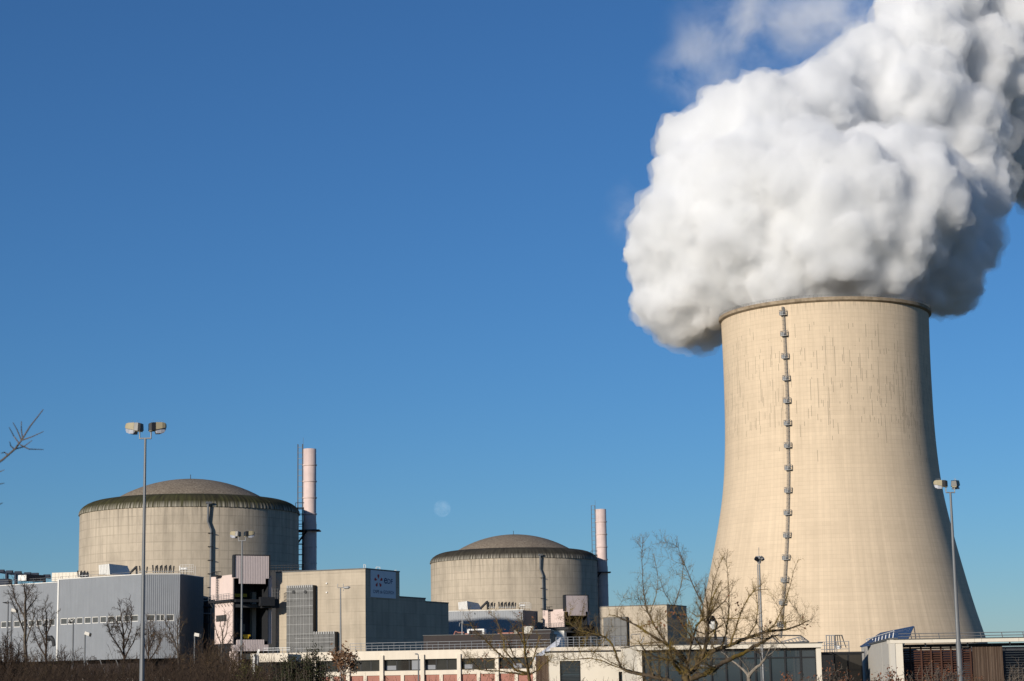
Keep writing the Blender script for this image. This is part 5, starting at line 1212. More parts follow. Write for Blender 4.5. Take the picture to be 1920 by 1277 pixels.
# small lamps before the silver hall
def flood(px, py, Y, label, yaw, boxc=True):
    c = at(px, py, Y); t = thing('floodlight_post', (c.x, c.y, 0), label, 'street lamp', 'small lamp posts')
    mb = MB(); mb.tube([(c.x, c.y, 0), (c.x, c.y, c.z)], [.075, .055], 8); build(mb, 'pole', M['lamppole'], t)
    R = Matrix.Rotation(yaw, 3, 'Y'); k = Y/F_PX
    if boxc:
        mb = MB(); P = [R @ Vector(p)*k+c for p in ((0, -5, -2.5), (9.5, -5, -2.5), (9.5, 5, -2.5), (0, 5, -2.5), (0, -5, 3.5), (8.5, -5, 3.5), (8.5, 5, 3.5), (0, 5, 3.5))]; mb.hexa(P); build(mb, 'lamp_box', M['white_lampbox'], t)
        mb = MB(); P = [R @ Vector(p)*k+c for p in ((9.6, -5, -3), (12, -5, -3), (12, 5, -3), (9.6, 5, -3), (8.8, -5, 3), (11, -5, 3), (11, 5, 3), (8.8, 5, 3))]; mb.hexa(P); build(mb, 'lamp_glass', M['lampdark'], t)
    else:
        mb = MB(); mb.tube([c+Vector((0, 0, 0)), c+Vector((-3.5*k, 0, -1.2*k)), c+Vector((-10*k, -.1, -.6*k))], [2*k, 1.6*k, .5*k], 8); build(mb, 'lamp_head', M['lampdark'], t)
    return t
flood(15.5, 1129, 150, 'dark slim lamp post with a flat arm at the far left edge', 0, False)
flood(22, 1144, 140, 'white box floodlight on a thin post beside the pale bare tree at left', .25)
flood(137.5, 1166, 150, 'dark slim lamp post with a flat arm under the cross-braced hall window', 0, False)
flood(159.5, 1187, 150, 'white box floodlight on a thin post in the middle of the silver hall', .35)
flood(365, 1190, 160, 'small white box floodlight in the shaded gap right of the silver hall', .2)
c = at(489, 1226, 140); t = thing('white_flag_panel', (c.x, c.y, 0), 'small white tilted panel on a post before the canopy', 'panel')
mb = MB(); mb.hexa([at(481, 1226, 140), at(484.5, 1227.5, 140), at(484.5, 1227.5, 140.2), at(481, 1226, 140.2), at(484, 1217, 140), at(487.5, 1218.5, 140), at(487.5, 1218.5, 140.2), at(484, 1217, 140.2)]); build(mb, 'panel_board', M['white'], t)
mb = MB(); q = at(483, 1227, 140.1); mb.tube([(q.x, q.y, 0), (q.x, q.y, q.z)], .05, 6); build(mb, 'post', M['galv'], t)

# ------------------------------------------------------------------ trees and shrubs
def shoot(mb, p, d, L, r, rng, nseg=5, wob=.18, up=.12, n=5):
    pts = [Vector(p)]; d = Vector(d).normalized(); st = L/nseg
    for k in range(nseg):
        d = (d+Vector((rng.gauss(0, wob), rng.gauss(0, wob), rng.gauss(0, wob)+up))).normalized(); pts.append(pts[-1]+d*st)
    rad = [r*(1-.72*k/nseg) for k in range(nseg+1)]; mb.tube(pts, rad, n, cap=True); return pts, rad
def spurs(mb, pts, rad, rng, every, L, depth, up=.18, n=4, knob=True, opp=True, minr=.0022, tips=None):
    """side shoots, mostly in opposite pairs, along a polyline"""
    acc = rng.uniform(0, every)
    for a, b, ra, rb in zip(pts[:-1], pts[1:], rad[:-1], rad[1:]):
        seg = (b-a).length; dirn = (b-a).normalized()
        while acc < seg:
            q = a.lerp(b, acc/seg); r = (ra+(rb-ra)*acc/seg)
            ang = rng.uniform(0, 6.28); side = dirn.cross(Vector((math.cos(ang), math.sin(ang), .3))).normalized()
            for sg in ((1, -1) if opp and rng.random() < .65 else (rng.choice((1, -1)),)):
                dd = (dirn*rng.uniform(.35, .8)+side*sg*rng.uniform(.6, 1.0)+Vector((0, 0, up))).normalized()
                l = L*rng.uniform(.35, 1.15); r2 = max(minr, min(r*.55, l*.022))
                pp, rr = shoot(mb, q, dd, l, r2, rng, 3 if depth > 0 else 2, .2, up*.5, n if depth > 0 else 3)
                if knob and rng.random() < .5: mb.tube([pp[-1], pp[-1]+(pp[-1]-pp[-2]).normalized()*r2*3.2], [r2*.9, r2*1.1], 3)
                if tips is not None: tips.append(pp[-1])
                if depth > 0: spurs(mb, pp, rr, rng, every*.62, l*.5, depth-1, up, 3, knob, opp, minr*.8, tips)
            acc += every*rng.uniform(.6, 1.5)
        acc -= seg
def leafcloud(mb, tips, rng, n, size, spread):
    for q in tips:
        for _ in range(n):
            c = q+Vector((rng.gauss(0, spread), rng.gauss(0, spread), rng.gauss(0, spread)-.3*spread)); a = Vector((rng.gauss(0, 1), rng.gauss(0, 1), rng.gauss(0, 1))).normalized(); b = a.cross(Vector((rng.gauss(0, 1), rng.gauss(0, 1), rng.gauss(0, 1)))).normalized(); s = size*rng.uniform(.6, 1.4)
            mb.v += [tuple(c-a*s), tuple(c+b*s*.5), tuple(c+a*s), tuple(c-b*s*.5)]; i = len(mb.v); mb.f.append((i-4, i-3, i-2, i-1))

# the lichen-covered tree in front of the cooling tower; limbs in photo columns/rows, radii in px
YM = 37.0; rngm = random.Random(21); K = YM/F_PX
limbs = [
 [(1300,1420,17),(1296,1330,15),(1290,1290,14),(1283,1268,13)],
 [(1283,1272,11),(1293,1260,10),(1304,1254,8.5),(1317,1232,8),(1341,1219,7.5),(1365,1211,7),(1395,1198,6),(1417,1190,5.5),(1434,1184,5),(1473,1180,3.6),(1497,1173,2.6),(1510,1167,1.6),(1524,1160,.8)],
 [(1292,1272,10),(1321,1265,9),(1341,1254,8),(1360,1241,7.5),(1384,1230,7),(1404,1219,6.4),(1426,1206,5.4),(1445,1196,3.2),(1460,1189,1.5)],
 [(1316,1236,5.5),(1324,1210,6.5),(1326,1190,5.5),(1326,1172,5),(1328,1156,4.6),(1328.5,1142,4.0)],
 [(1328,1145,2.6),(1332,1132,2.4),(1340,1113,2),(1348,1096,1.4),(1353,1088,1.0)],
 [(1329,1150,2.6),(1322,1110,1.6),(1321,1092,1)],
 [(1283,1268,8),(1288,1240,6),(1279,1228,5.6),(1269,1221,5.2),(1243,1204,4.6),(1213,1186,4.2),(1198,1176,3.6),(1180,1166,2.8),(1158,1156,1.8),(1140,1152,1)],
 [(1262,1280,8),(1240,1272,6.5),(1200,1264,5.2),(1173,1258,4.4),(1162,1249,4.2),(1158,1234,3.4),(1147,1208,3),(1136,1195,2.6),(1115,1189,2.4),(1100,1185,2.1),(1084,1182,1.8),(1067,1165,1.2),(1060,1150,.7)],
 [(1250,1276,6),(1225,1266,4.6),(1200,1262,4),(1182,1257,3.4),(1169,1254,2.8),(1149,1248,2.4),(1130,1239,2.2),(1108,1234,2),(1084,1236,1.7),(1065,1236,1.2),(1050,1227,.8)],
 [(1286,1244,4.5),(1262,1222,3.4),(1243,1196,3),(1226,1172,2.6),(1214,1148,2.2),(1209,1124,1.8),(1205,1090,1.5),(1204,1050,1.1),(1204,1009,.6)],
 [(1226,1172,1.8),(1219,1150,1.6),(1230,1118,1.3),(1234,1085,.9),(1228,1045,.6)],
 [(1290,1240,5),(1297,1205,4),(1306,1175,3.4),(1318,1158,3),(1318,1132,2.4),(1304,1108,2),(1292,1080,1.6),(1283,1058,1.2),(1272,1028,.8),(1272,1018,.5)],
 [(1300,1200,2.6),(1284,1176,2.2),(1262,1140,1.8),(1276,1100,1.4),(1281,1064,.9),(1280,1048,.5)],
 [(1262,1140,1.4),(1246,1110,1.1),(1236,1085,.7)],
 [(1352,1216,4),(1362,1188,3),(1366,1150,2.4),(1367,1110,1.8),(1365,1080,1.3),(1362,1050,.9),(1365,1030,.6)],
 [(1330,1146,2),(1334,1118,1.7),(1340,1084,1.3),(1350,1056,.9),(1360,1038,.6)],
 [(1368,1210,3.6),(1380,1176,2.8),(1391,1145,2.2),(1404,1118,2.0),(1415,1106,1.8),(1430,1105,1.5),(1444,1105,.8)],
 [(1415,1106,1.3),(1428,1096,1),(1435,1090,.6)],
 [(1434,1186,3),(1452,1170,2.4),(1463,1150,2),(1473,1127,1.6),(1482,1098,1.2),(1489,1070,.9),(1496,1050,.5)],
 [(1400,1196,3),(1416,1172,2.2),(1420,1140,1.6),(1418,1116,1.1),(1412,1100,.7)],
 [(1346,1160,1.8),(1362,1160,1.6),(1382,1160,1.5),(1400,1158,1.2),(1416,1154,.7)],
 [(1364,1190,1.6),(1352,1140,1.4),(1345,1128,1.2),(1338,1120,.7)],
 [(1295,1262,6),(1265,1240,4),(1230,1232,3),(1208,1218,2),(1196,1200,1.2)],
 [(1276,1262,7),(1268,1250,6),(1262,1238,4),(1256,1220,2.4),(1258,1196,1.4)],
 [(1304,1250,4),(1318,1222,3),(1300,1190,2.4),(1290,1160,1.8),(1278,1140,1.2)],
]
for _ in range(46):   # many more thin limbs off the big ones
    src_ = rngm.choice([l for l in limbs[1:] if l[0][2] > 4]); k_ = rngm.randrange(1, len(src_)-1); x_, y_, r_ = src_[k_]
    a_ = math.radians(rngm.choice([rngm.uniform(25, 80), rngm.uniform(100, 165), rngm.uniform(160, 195)])); ln_ = rngm.uniform(35, 85); L_ = [(x_, y_, min(2.6, r_*.55))]
    for j in range(1, 5): a_ += rngm.gauss(.0, .16)+(math.pi/2-a_)*.06; x_ += math.cos(a_)*ln_/4; y_ -= math.sin(a_)*ln_/4; L_.append((x_, y_, L_[0][2]*(1-.2*j)))
    limbs.append(L_)
tree = thing('lichen_tree', (at(1296, 1330, YM).x, YM, 0), 'gnarled bare tree with yellow lichen on its branches in front of the cooling tower', 'tree')
mbt, mbc = MB(), MB()
for i, L_ in enumerate(limbs):
    ph = rngm.uniform(-.5, .5); pts = []
    for k, (px, py, r) in enumerate(L_):
        f = k/(len(L_)-1); pts.append(at(px+rngm.uniform(-.8, .8), py+rngm.uniform(-.8, .8), YM+(ph*2.2*f if i else 0)))
    if i == 0: pts[0].z = min(pts[0].z, 0); 
    fine = []; fr = []
    for k in range(len(pts)-1):
        m_ = 5 if i else 4
        for j in range(m_):
            f = j/m_; q = pts[k].lerp(pts[k+1], f); r = (L_[k][2]+(L_[k+1][2]-L_[k][2])*f)*K*.51
            if j: q = q+Vector((rngm.gauss(0, 1), rngm.gauss(0, 1), rngm.gauss(0, 1)))*r*.24; r *= rngm.uniform(.80, 1.25)
            fine.append(q); fr.append(r)
    fine.append(pts[-1]); fr.append(L_[-1][2]*K*.51)
    big = L_[0][2] > 4
    (mbt if big else mbc).tube(fine, fr, 9 if big else 6)
    if i: 
        spurs(mbc, fine, fr, rngm, (.10 if big else .068), .30 if big else .22, 2 if big else 1, .16, 4, True, True, .0026)
build(mbt, 'trunk', M['mossbark'], tree, smooth=True); build(mbc, 'crown', M['mosstwig'], tree)
mb = MB(); tips = [at(px, py, YM+.1) for px, py in ((1258,1148),(1263,1152),(1268,1150),(1284,1170),(1225,1176),(1290,1160),(1216,1172),(1244,1172),(1370,1120),(1450,1172),(1512,1166),(1386,1136))]
leafcloud(mb, tips, rngm, 7, .035, .06); build(mb, 'dead_leaves', M['redleaf'], tree)

# magpie on the snag
q = at(1337, 1172, YM-.15); bird = thing('magpie', q, 'black and white magpie with a long tail perched beside the lichen-covered snag', 'bird')
k = (YM-.15)/F_PX
B = lambda px, py, dy=0.0: at(px, py, YM-.15+dy)
body = [(1336.5, 1155.5, 2.2, .0), (1336.3, 1159, 5.0, -.02), (1336.5, 1164, 6.3, -.01), (1337, 1169, 7.3, .0), (1337, 1174, 6.5, .02), (1338.5, 1179, 4.6, .03), (1340, 1183, 2.6, .03)]
def spindle(rows, n=14):
    mb = MB(); mb.tube([B(x, y, dy) for x, y, r, dy in rows], [r*k for x, y, r, dy in rows], n); return mb
me_b = spindle(body, 16); bo = build(me_b, 'body', M['blackbird'], bird, smooth=True)
bo.data.materials.append(M['whitebird'])
for p in bo.data.polygons:
    zc = (p.center+Vector(bird['_b'])).z; row = B(1337, 1168.0).z; low = B(1337, 1180.5).z
    p.material_index = 1 if low < zc < row else 0
mb = MB(); mb.hexa([B(1337, 1180, .02), B(1342, 1179, .0), B(1342, 1179, .05), B(1337, 1180, .06), B(1340, 1200, .05), B(1345, 1199, .03), B(1345, 1199, .06), B(1340, 1200, .08)]); build(mb, 'tail', M['blackbird'], bird)
mb = MB(); mb.tube([B(1336.5, 1158, -.06), B(1334, 1158.5, -.09), B(1332.2, 1159.8, -.11)], [.011, .009, .002], 6); build(mb, 'beak', M['blackbird'], bird)
for px in (1334.5, 1338.0): mb = MB(); mb.tube([B(px, 1157.6, -.045), B(px, 1157.6, -.052)], .006, 6); build(mb, 'eye', M['lampdark'], bird)
for sx in (-1, 1): mb = MB(); mb.tube([B(1337+sx*5.2, 1164.5, .0), B(1337+sx*6.9, 1169, .02), B(1338+sx*5.2, 1176, .04), B(1340+sx*1.8, 1182, .05)], [2.0*k, 2.6*k, 2.0*k, .6*k], 8); build(mb, 'wing', M['blackbird'], bird)
for px in (1334.5, 1338.5): mb = MB(); mb.tube([B(px, 1177, .0), B(px-1.2, 1182.5, -.02), B(px-2.6, 1183.6, -.05)], .005, 5); build(mb, 'leg', M['blackbird'], bird)
mb = MB(); mb.tube([B(1325.5, 1182.5, .02), B(1333, 1184, -.0), B(1341, 1184.3, -.02), B(1350, 1182, .0)], [.022, .014, .012, .007], 6); build(mb, 'perch_twig', M['mossbark'], tree)

def placed_tree(name, pxb, Y, limbs_, label, cat, group, bark_, twig_, seed, every, L, depth=1, leaves=None, tops=None, up=.2, minr=.003, leafn=3, leafs=.05, wide=True):
    rng = random.Random(seed); b = at(pxb, 1277, Y); k = Y/F_PX
    t = thing(name, (b.x, Y, 0), label, cat, group); mbt, mbc = MB(), MB(); tips = []
    for i, L_ in enumerate(limbs_):
        ph = rng.uniform(-1, 1)*.035*Y; pts = [at(px, py, Y+ph*j/(len(L_)-1)) for j, (px, py, r) in enumerate(L_)]; rad = [r*k*.5 for _, _, r in L_]
        if L_[0][1] >= 1277: g_ = pts[0].copy(); g_.z = 0; pts = [g_]+pts; rad = [rad[0]*1.15]+rad
        fine, fr = [], []
        for j in range(len(pts)-1):
            for s_ in (0, .5):
                q = pts[j].lerp(pts[j+1], s_)
                if s_: q = q+Vector((rng.gauss(0, 1), rng.gauss(0, 1), rng.gauss(0, 1)))*k*1.0
                fine.append(q); fr.append(rad[j]+(rad[j+1]-rad[j])*s_)
        fine.append(pts[-1]); fr.append(rad[-1]); mbt.tube(fine, fr, 6)
        spurs(mbc, fine[1:], fr[1:], rng, every*k*(.55 if wide else .75), L*k*1.15, depth+(1 if wide else 0), up, 3, False, False, minr, tips)
    build(mbt, 'trunk', M[bark_], t); build(mbc, 'crown', M[twig_], t)
    if leaves:
        mb = MB(); leafcloud(mb, rng.sample(tips, min(len(tips), 170)), rng, leafn, leafs, leafs*1.6); build(mb, 'dead_leaves', M[leaves], t)
    return t
GT = 'bare trees in front of the plant'
placed_tree('bare_tree', 994, 56.0, [[(996,1290,7),(991,1262,6),(987,1240,5),(984,1208,4),(981,1178,2.6),(977,1150,1.2)],
  [(991,1262,5),(965,1256,4.2),(947,1235,3.6),(924,1215,3),(908,1198,2.6),(888,1179,1.8),(874,1160,1)],[(968,1248,3.6),(945,1219,3),(944,1198,2.6),(937,1177,1.8),(926,1150,1)],[(985,1250,3),(962,1228,2.4),(950,1200,2),(930,1182,1)],
  [(992,1264,4),(965,1262,3.2),(935,1258,2.6),(905,1256,2),(882,1254,1.2)],[(900,1256,1.6),(884,1240,1.2),(876,1226,.7)],[(984,1210,2.4),(974,1190,2),(966,1172,1)],[(990,1258,3.6),(1000,1236,3),(1006,1214,2.2),(1012,1190,1)],[(992,1266,3),(1010,1256,2.4),(1026,1240,1.4),(1034,1228,.8)],
  [(940,1232,2),(915,1240,1.6),(895,1230,1)],[(984,1214,1.8),(993,1190,1.3),(1001,1172,.7)]],
  'bare yellowish tree with rust-brown seed clusters in front of the office windows', 'tree', GT, 'mosstwig', 'mosstwig', 31, 7, 17, 1, 'redleaf', minr=.0035, leafn=2, leafs=.03)
placed_tree('bare_tree', 48, 105.0, [[(50,1290,7),(49,1230,6.5),(48,1170,6),(47,1130,4.5),(46,1108,2.5),(45,1092,1)],[(48,1165,3.5),(40,1146,3),(31,1130,2.4),(26,1112,1.8),(22,1095,.9)],[(48,1150,3),(56,1136,2.4),(63,1128,2),(70,1122,.9)],[(47,1126,2.2),(53,1112,1.6),(61,1098,.8)],[(47,1190,3),(36,1160,2.4),(28,1140,1.6),(16,1112,.7)],[(48,1210,3),(60,1170,2.2),(66,1140,1.4)]],
  'tall pale bare tree at far left, reaching the silver hall roof edge', 'tree', GT, 'greybark', 'darktwig', 32, 8, 17, 1, minr=.0095)
placed_tree('bare_tree', 84, 112.0, [[(84,1290,5),(86,1220,4),(87,1180,3),(87,1150,2),(86,1128,.8)],[(86,1215,3),(76,1185,2),(70,1160,1)],[(86,1200,3),(94,1175,2),(99,1150,.9)],[(85,1230,3),(70,1205,2),(60,1180,1)],[(86,1190,2),(81,1165,1.4),(80,1145,.7)]],
  'slender bare tree just right of the tall pale tree at left', 'tree', GT, 'darktwig', 'darktwig', 33, 6, 15, 1, minr=.0095)
placed_tree('bare_tree', 232, 100.0, [[(232,1290,4.5),(233,1235,4),(232,1200,3.4),(229,1170,2.4),(227,1150,1.6),(225,1136,.8)],[(233,1232,3),(218,1205,2.4),(206,1185,1.6),(202,1170,.8)],[(233,1215,3),(242,1190,2.4),(247,1165,1.6),(246,1135,.8)],[(231,1195,2),(222,1175,1.4),(214,1158,.7)],[(234,1235,3),(250,1205,2),(258,1180,1)],[(233,1190,2),(238,1165,1.4),(240,1148,.7)]],
  'dark bare tree just left of the tallest lamp post', 'tree', GT, 'darktwig', 'darktwig', 34, 6, 16, 1, minr=.0095)
placed_tree('bare_tree', 279, 108.0, [[(277,1290,4),(278,1240,3.4),(279,1205,2.6),(278,1180,1.6),(277,1166,.7)],[(278,1232,2.4),(270,1205,1.8),(266,1182,.8)],[(278,1225,2.4),(288,1200,1.8),(291,1180,.8)],[(278,1240,2.4),(296,1214,1.8),(300,1195,.8)],[(278,1215,2),(284,1195,1.4),(283,1176,.6)]],
  'bushy reddish-brown bare tree just right of the tallest lamp post', 'tree', GT, 'darktwig', 'browntwig', 35, 5.6, 14, 1, minr=.0095)
placed_tree('bare_tree', 333, 98.0, [[(337,1290,5),(336,1250,4.4),(334,1222,3.8),(328,1204,3),(322,1190,2.2),(316,1176,1.4),(310,1160,.7)],[(334,1220,3),(333,1195,2.2),(332,1175,1.4),(336,1160,.7)],[(329,1206,2),(318,1198,1.6),(309,1185,.8)],[(333,1200,1.8),(340,1182,1.2),(344,1168,.7)]],
  'bare tree at the right corner of the silver hall', 'tree', GT, 'greybark', 'browntwig', 36, 7, 15, 1, minr=.0095)
placed_tree('bare_tree', 415, 100.0, [[(414,1290,4),(416,1240,3.4),(417,1205,2.6),(416,1180,1.8),(413,1163,.8)],[(416,1212,2.2),(407,1190,1.8),(403,1172,1.2),(400,1160,.6)],[(416,1205,2.2),(424,1190,1.8),(427,1170,1.2),(430,1156,.6)],[(417,1190,1.6),(421,1165,1),(422,1146,.6)],[(416,1220,2),(430,1204,1.6),(440,1185,.8)]],
  'thin bare sapling in front of the pink tower wall', 'tree', GT, 'greybark', 'browntwig', 37, 9, 12, 1, minr=.008)
placed_tree('bare_tree', 655, 90.0, [[(641,1290,5),(644,1262,4),(648,1244,3),(652,1232,2),(656,1224,1)],[(645,1258,3),(656,1246,2.4),(662,1236,1.8),(668,1226,.8)],[(644,1262,3),(636,1246,2.4),(630,1234,1.6),(624,1224,.8)],[(646,1262,2.4),(660,1256,2),(664,1252,1)],[(648,1246,2),(644,1230,1.4),(641,1222,.7)]],
  'small tree with dry brown seed clusters before the office parapet corner', 'tree', GT, 'palebark', 'greybark', 38, 5, 9, 0, 'deadleaf', minr=.006, leafn=5, leafs=.075)
placed_tree('pale_tree', 1404, 60.0, [[(1404,1292,9),(1404,1270,8),(1408,1262,6),(1420,1250,5),(1430,1240,4.4),(1437,1230,3.4),(1444,1214,2),(1456,1204,1)],[(1404,1270,6),(1394,1256,4),(1380,1244,3),(1366,1234,2),(1352,1222,1)],[(1404,1268,4),(1402,1252,3),(1392,1240,2),(1376,1226,1)],[(1430,1240,2.4),(1426,1226,2),(1416,1214,1.2)],[(1436,1232,2),(1450,1222,1.4),(1460,1214,.7)]],
  'pale-stemmed small tree beside the slim mast in front of the glazed pavilion', 'tree', GT, 'palebark', 'greybark', 39, 7, 13, 1, minr=.004)
GS = 'shrubs along the bottom of the view'
def bush(px, Y, wpx, top, label, twig, seed, n=26, leaves=None, leafn=2, leafs=.05, L=12, every=5, bark_=None, name='bare_shrub', lean=.32, depth=1, minr=.0095, leafmax=260):
    rng = random.Random(seed); b = at(px, 1277, Y); k = Y/F_PX; H = at(px, top, Y).z; t = thing(name, (b.x, Y, 0), label, 'shrub', GS); mbt, mbc, tips = MB(), MB(), []
    for i in range(n):
        a = rng.uniform(0, 6.28); rr = rng.random()**.7; R = wpx*k*.5
        end = Vector((b.x+math.cos(a)*rr*R, Y+math.sin(a)*rr*R*.7, H*(1-.25*rr*rr)*rng.uniform(.70, 1.0))); st = Vector((b.x+math.cos(a)*rr*R*lean, Y+math.sin(a)*rr*R*lean, 0)); mid_ = st.lerp(end, .5)+Vector((math.cos(a)*.15*R*rr, 0, .05*H))
        pts = [st, st.lerp(mid_, .5), mid_, mid_.lerp(end, .5)+Vector((rng.gauss(0, 1), rng.gauss(0, 1), 0))*k*1.6, end]; rad = [.032*x for x in (1, .85, .7, .45, .2)]
        mbt.tube(pts, rad, 4); spurs(mbc, pts[1:], rad[1:], rng, every*k*(.85 if px < 520 else 1.5), L*k*1.1, depth, .22, 3, False, False, minr, tips)
    build(mbt, 'trunk', M[bark_ or twig], t); build(mbc, 'crown', M[twig], t)
    if leaves and leafn: mb = MB(); rng.shuffle(tips); leafcloud(mb, tips[:leafmax], rng, leafn, leafs, leafs*2.2); build(mb, 'foliage', M[leaves], t)
    return t
bush(575, 72.0, 130, 1211, 'round dark evergreen-looking bush with bare pale twigs in front, left of the small seed-cluster tree', 'darktwig', 41, 74, 'evergreen', 5, .034, 11, 4, 'greybark', 'round_bush', .5, leafmax=2600)
bush(430, 85.0, 130, 1200, 'brown tangled shrub below the pink hooded tower', 'browntwig', 42, 44, 'deadleaf', 1, .03, 13, 4)
bush(380, 92.0, 110, 1190, 'brown tangled shrub in the shaded gap right of the silver hall', 'browntwig', 43, 40, 'deadleaf', 1, .03, 14, 4)
bush(470, 80.0, 70, 1228, 'olive green leafy bush at the foot of the second twin lamp post', 'browntwig', 44, 26, 'greenbush', 4, .036, 9, 4, None, 'leafy_bush', leafmax=1100)
bush(325, 88.0, 100, 1218, 'dark brown shrub at the foot of the silver hall corner', 'darktwig', 45, 34, 'deadleaf', 1, .03, 13, 4)
bush(262, 90.0, 110, 1224, 'dark tangled shrub behind the tallest lamp post', 'darktwig', 46, 34, 'evergreen', 1, .035, 12, 4)
bush(185, 92.0, 110, 1228, 'dark low shrub left of the dark bare tree', 'darktwig', 47, 34, 'deadleaf', 1, .03, 12, 4)
bush(120, 95.0, 110, 1216, 'twiggy grey-brown shrub below the exhaust duct', 'darktwig', 48, 36, 'greenbush', 1, .03, 14, 4)
bush(60, 90.0, 110, 1214, 'mossy brown shrub at the foot of the tall pale tree', 'browntwig', 49, 40, 'greenbush', 1, .035, 13, 4)
bush(5, 84.0, 90, 1180, 'dark brown shrub at the left edge of the view', 'darktwig', 50, 40, 'deadleaf', 1, .03, 14, 4)
bush(505, 88.0, 70, 1246, 'low brown shrub between the leafy bush and the round bush', 'browntwig', 51, 26, 'deadleaf', 1, .035, 11, 4)
bush(905, 70.0, 140, 1262, 'low mossy shrub under the rust-clustered bare tree', 'browntwig', 52, 30, 'greenbush', 1, .03, 10, 4)
bush(1480, 66.0, 70, 1258, 'rusty-leaved shrub before the pavilion glass, right of the pale-stemmed tree', 'greybark', 53, 22, 'redleaf', 4, .04, 10, 5)
bush(1556, 64.0, 110, 1240, 'rusty-leaved shrub at the foot of the white end column', 'greybark', 54, 34, 'redleaf', 3, .04, 13, 5)
bush(1668, 62.0, 70, 1250, 'small dry-leaved shrub before the white corner block', 'darktwig', 55, 16, 'redleaf', 4, .045, 11, 6)
bush(1755, 66.0, 130, 1236, 'rust-brown shrub in front of the louvres', 'greybark', 56, 34, 'redleaf', 2, .04, 14, 5)
bush(1835, 70.0, 80, 1262, 'low brown shrub below the timber panel', 'browntwig', 57, 18, 'redleaf', 2, .04, 10, 5)
bush(1912, 64.0, 60, 1240, 'pale twiggy shrub at the right edge of the view', 'greybark', 58, 24, None, 0, .03, 16, 5)
bush(715, 88.0, 110, 1270, 'low reddish shrub below the office panels', 'browntwig', 59, 26, 'redleaf', 1, .03, 9, 4)
bush(1110, 60.0, 120, 1269, 'low twiggy shrub below the cream building window', 'browntwig', 60, 20, None, 0, .03, 9, 4)
# twig reaching in from a tree beside the camera
YB = 17.0; rngb = random.Random(77); bt = thing('overhanging_tree', (at(-130, 1277, YB).x, YB, 0), 'bare tree just outside the left edge with one twig reaching into the sky', 'tree')
mbt, mbc = MB(), MB(); kb = YB/F_PX; g0 = at(-130, 1277, YB)
mbt.tube([(g0.x, YB, 0), (g0.x+.02, YB+.05, 1.6), at(-115, 1000, YB+.05), at(-105, 900, YB), at(-110, 760, YB), at(-100, 640, YB+.1)], [.07, .06, .05, .04, .025, .008], 8)
mbc.tube([at(-113, 960, YB), at(-60, 905, YB), at(-20, 878, YB), at(5, 862, YB), at(28, 842, YB), at(40, 826, YB), at(56, 800, YB), at(81, 768, YB)], [.02, .014, .0105, .0092, .0085, .0075, .0065, .004], 6)
for pl in ([(40,826),(32,806),(24,792)],[(40,826),(60,819),(82,809)],[(36,832),(26,818),(17,801)],[(42,822),(40,806),(40,790)],[(28,842),(44,838),(60,826)],[(38,834),(54,842),(82,843)],[(26,842),(20,836),(18,828)],[(14,852),(8,848),(2,850)],[(-20,893),(-4,886),(8,881)],[(-25,912),(-8,909),(8,906)],[(-15,950),(-4,947),(5,943)],[(-60,905),(-30,912),(-25,912)]):
    mbc.tube([at(x, y, YB+rngb.uniform(-.05, .05)*j) for j, (x, y) in enumerate(pl)], [.0062, .005, .0028], 5)
for pl in ([(-110,800),(-80,760),(-40,740),(-20,715)],[(-113,980),(-160,930),(-200,850)],[(-106,720),(-140,660),(-150,600)],[(-108,860),(-150,800),(-190,740)]):
    pts = [at(x, y, YB) for x, y in pl]; rad = [.016, .012, .009, .005][:len(pts)]; mbc.tube(pts, rad, 5)
build(mbt, 'trunk', M['greybark'], bt); build(mbc, 'crown', M['greybark'], bt)
# tangled undergrowth behind the shrubs
rng = random.Random(99); mbu = MB()
for i in range(6400):
    left = i < 5300; px = rng.uniform(-60, 530) if left else rng.uniform(530, 1960); Y = rng.uniform(72, 104) if px < 1040 else rng.uniform(70, 110)
    b = at(px, 1277, Y); top = (1226+12*math.sin(px*.045)+8*math.sin(px*.13)-(26 if 340 < px < 480 else 0)-(16 if px < 35 else 0)) if left else 1268; h = at(px, rng.triangular(top-6, 1277, 1250 if left else 1270), Y).z*rng.uniform(.8, 1.0)
    d = Vector((rng.gauss(0, .35), rng.gauss(0, .3), 1)); pp, rr2 = shoot(mbu, (b.x, Y, 0), d, max(h, .3)*1.08, .015, rng, 4, .22, .1, 3)
    if left: spurs(mbu, pp[2:], rr2[2:], rng, .34, .34, 0, .2, 3, False, False, .006)
o = build(mbu, 'undergrowth', M['darktwig']); tag(o, 'tangled brown undergrowth along the bottom of the view', 'undergrowth', kind='stuff')

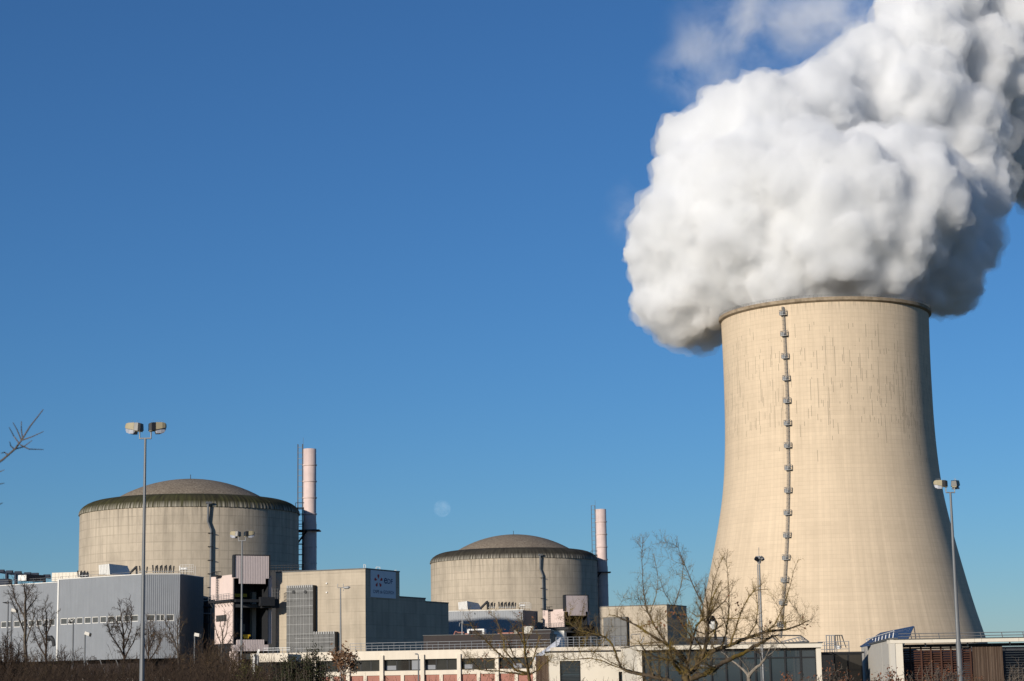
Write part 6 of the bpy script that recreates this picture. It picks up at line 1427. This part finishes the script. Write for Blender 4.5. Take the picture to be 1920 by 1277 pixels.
# ------------------------------------------------------------------ thin steam drifting off the dense cloud
mm, t, v = volume('thin_steam', .03, (1.0, 1.0, 1.0), -.3)
N_ = lambda ty: t.nodes.new(ty)
tcw = N_('ShaderNodeTexCoord'); n1 = N_('ShaderNodeTexNoise'); n1.inputs['Scale'].default_value = .030; n1.inputs['Detail'].default_value = 8.0; n1.inputs['Roughness'].default_value = .70; n1.inputs['Distortion'].default_value = .3
mp = N_('ShaderNodeMapRange'); mp.inputs[1].default_value = .43; mp.inputs[2].default_value = .70; mp.inputs[3].default_value = 0; mp.inputs[4].default_value = .036
ms = N_('ShaderNodeVectorMath'); ms.operation = 'SUBTRACT'; ms.inputs[1].default_value = (.5, .5, .5); ln = N_('ShaderNodeVectorMath'); ln.operation = 'LENGTH'
fo = N_('ShaderNodeMapRange'); fo.interpolation_type = 'SMOOTHSTEP'; fo.inputs[1].default_value = .50; fo.inputs[2].default_value = .12; fo.inputs[3].default_value = 0; fo.inputs[4].default_value = 1
mu = N_('ShaderNodeMath'); mu.operation = 'MULTIPLY'
gx = N_('ShaderNodeNewGeometry')
t.links.new(gx.outputs['Position'], n1.inputs['Vector']); t.links.new(n1.outputs['Fac'], mp.inputs[0]); t.links.new(tcw.outputs['Generated'], ms.inputs[0]); t.links.new(ms.outputs[0], ln.inputs[0]); t.links.new(ln.outputs['Value'], fo.inputs[0])
t.links.new(mp.outputs[0], mu.inputs[0]); t.links.new(fo.outputs[0], mu.inputs[1]); t.links.new(mu.outputs[0], v.inputs['Density'])
for (px, py, rx, ry, dy) in [(1450, 90, 250, 130, 55), (1560, 10, 230, 130, 75), (1400, 50, 190, 120, 35), (1600, 60, 150, 110, 60), (1310, 140, 120, 90, 30), (1185, 400, 70, 85, 25)]:
    Y = YT+dy; c = at(px, py, Y); k_ = Y/F_PX; vs, fs = ico[3]; mb = MB()
    mb.v = [(c.x+q.x*rx*k_, c.y+q.y*min(rx, 130)*k_*.6, c.z+q.z*ry*k_) for q in vs]; mb.f = list(fs); build(mb, 'thin_wisp', mm, plume)
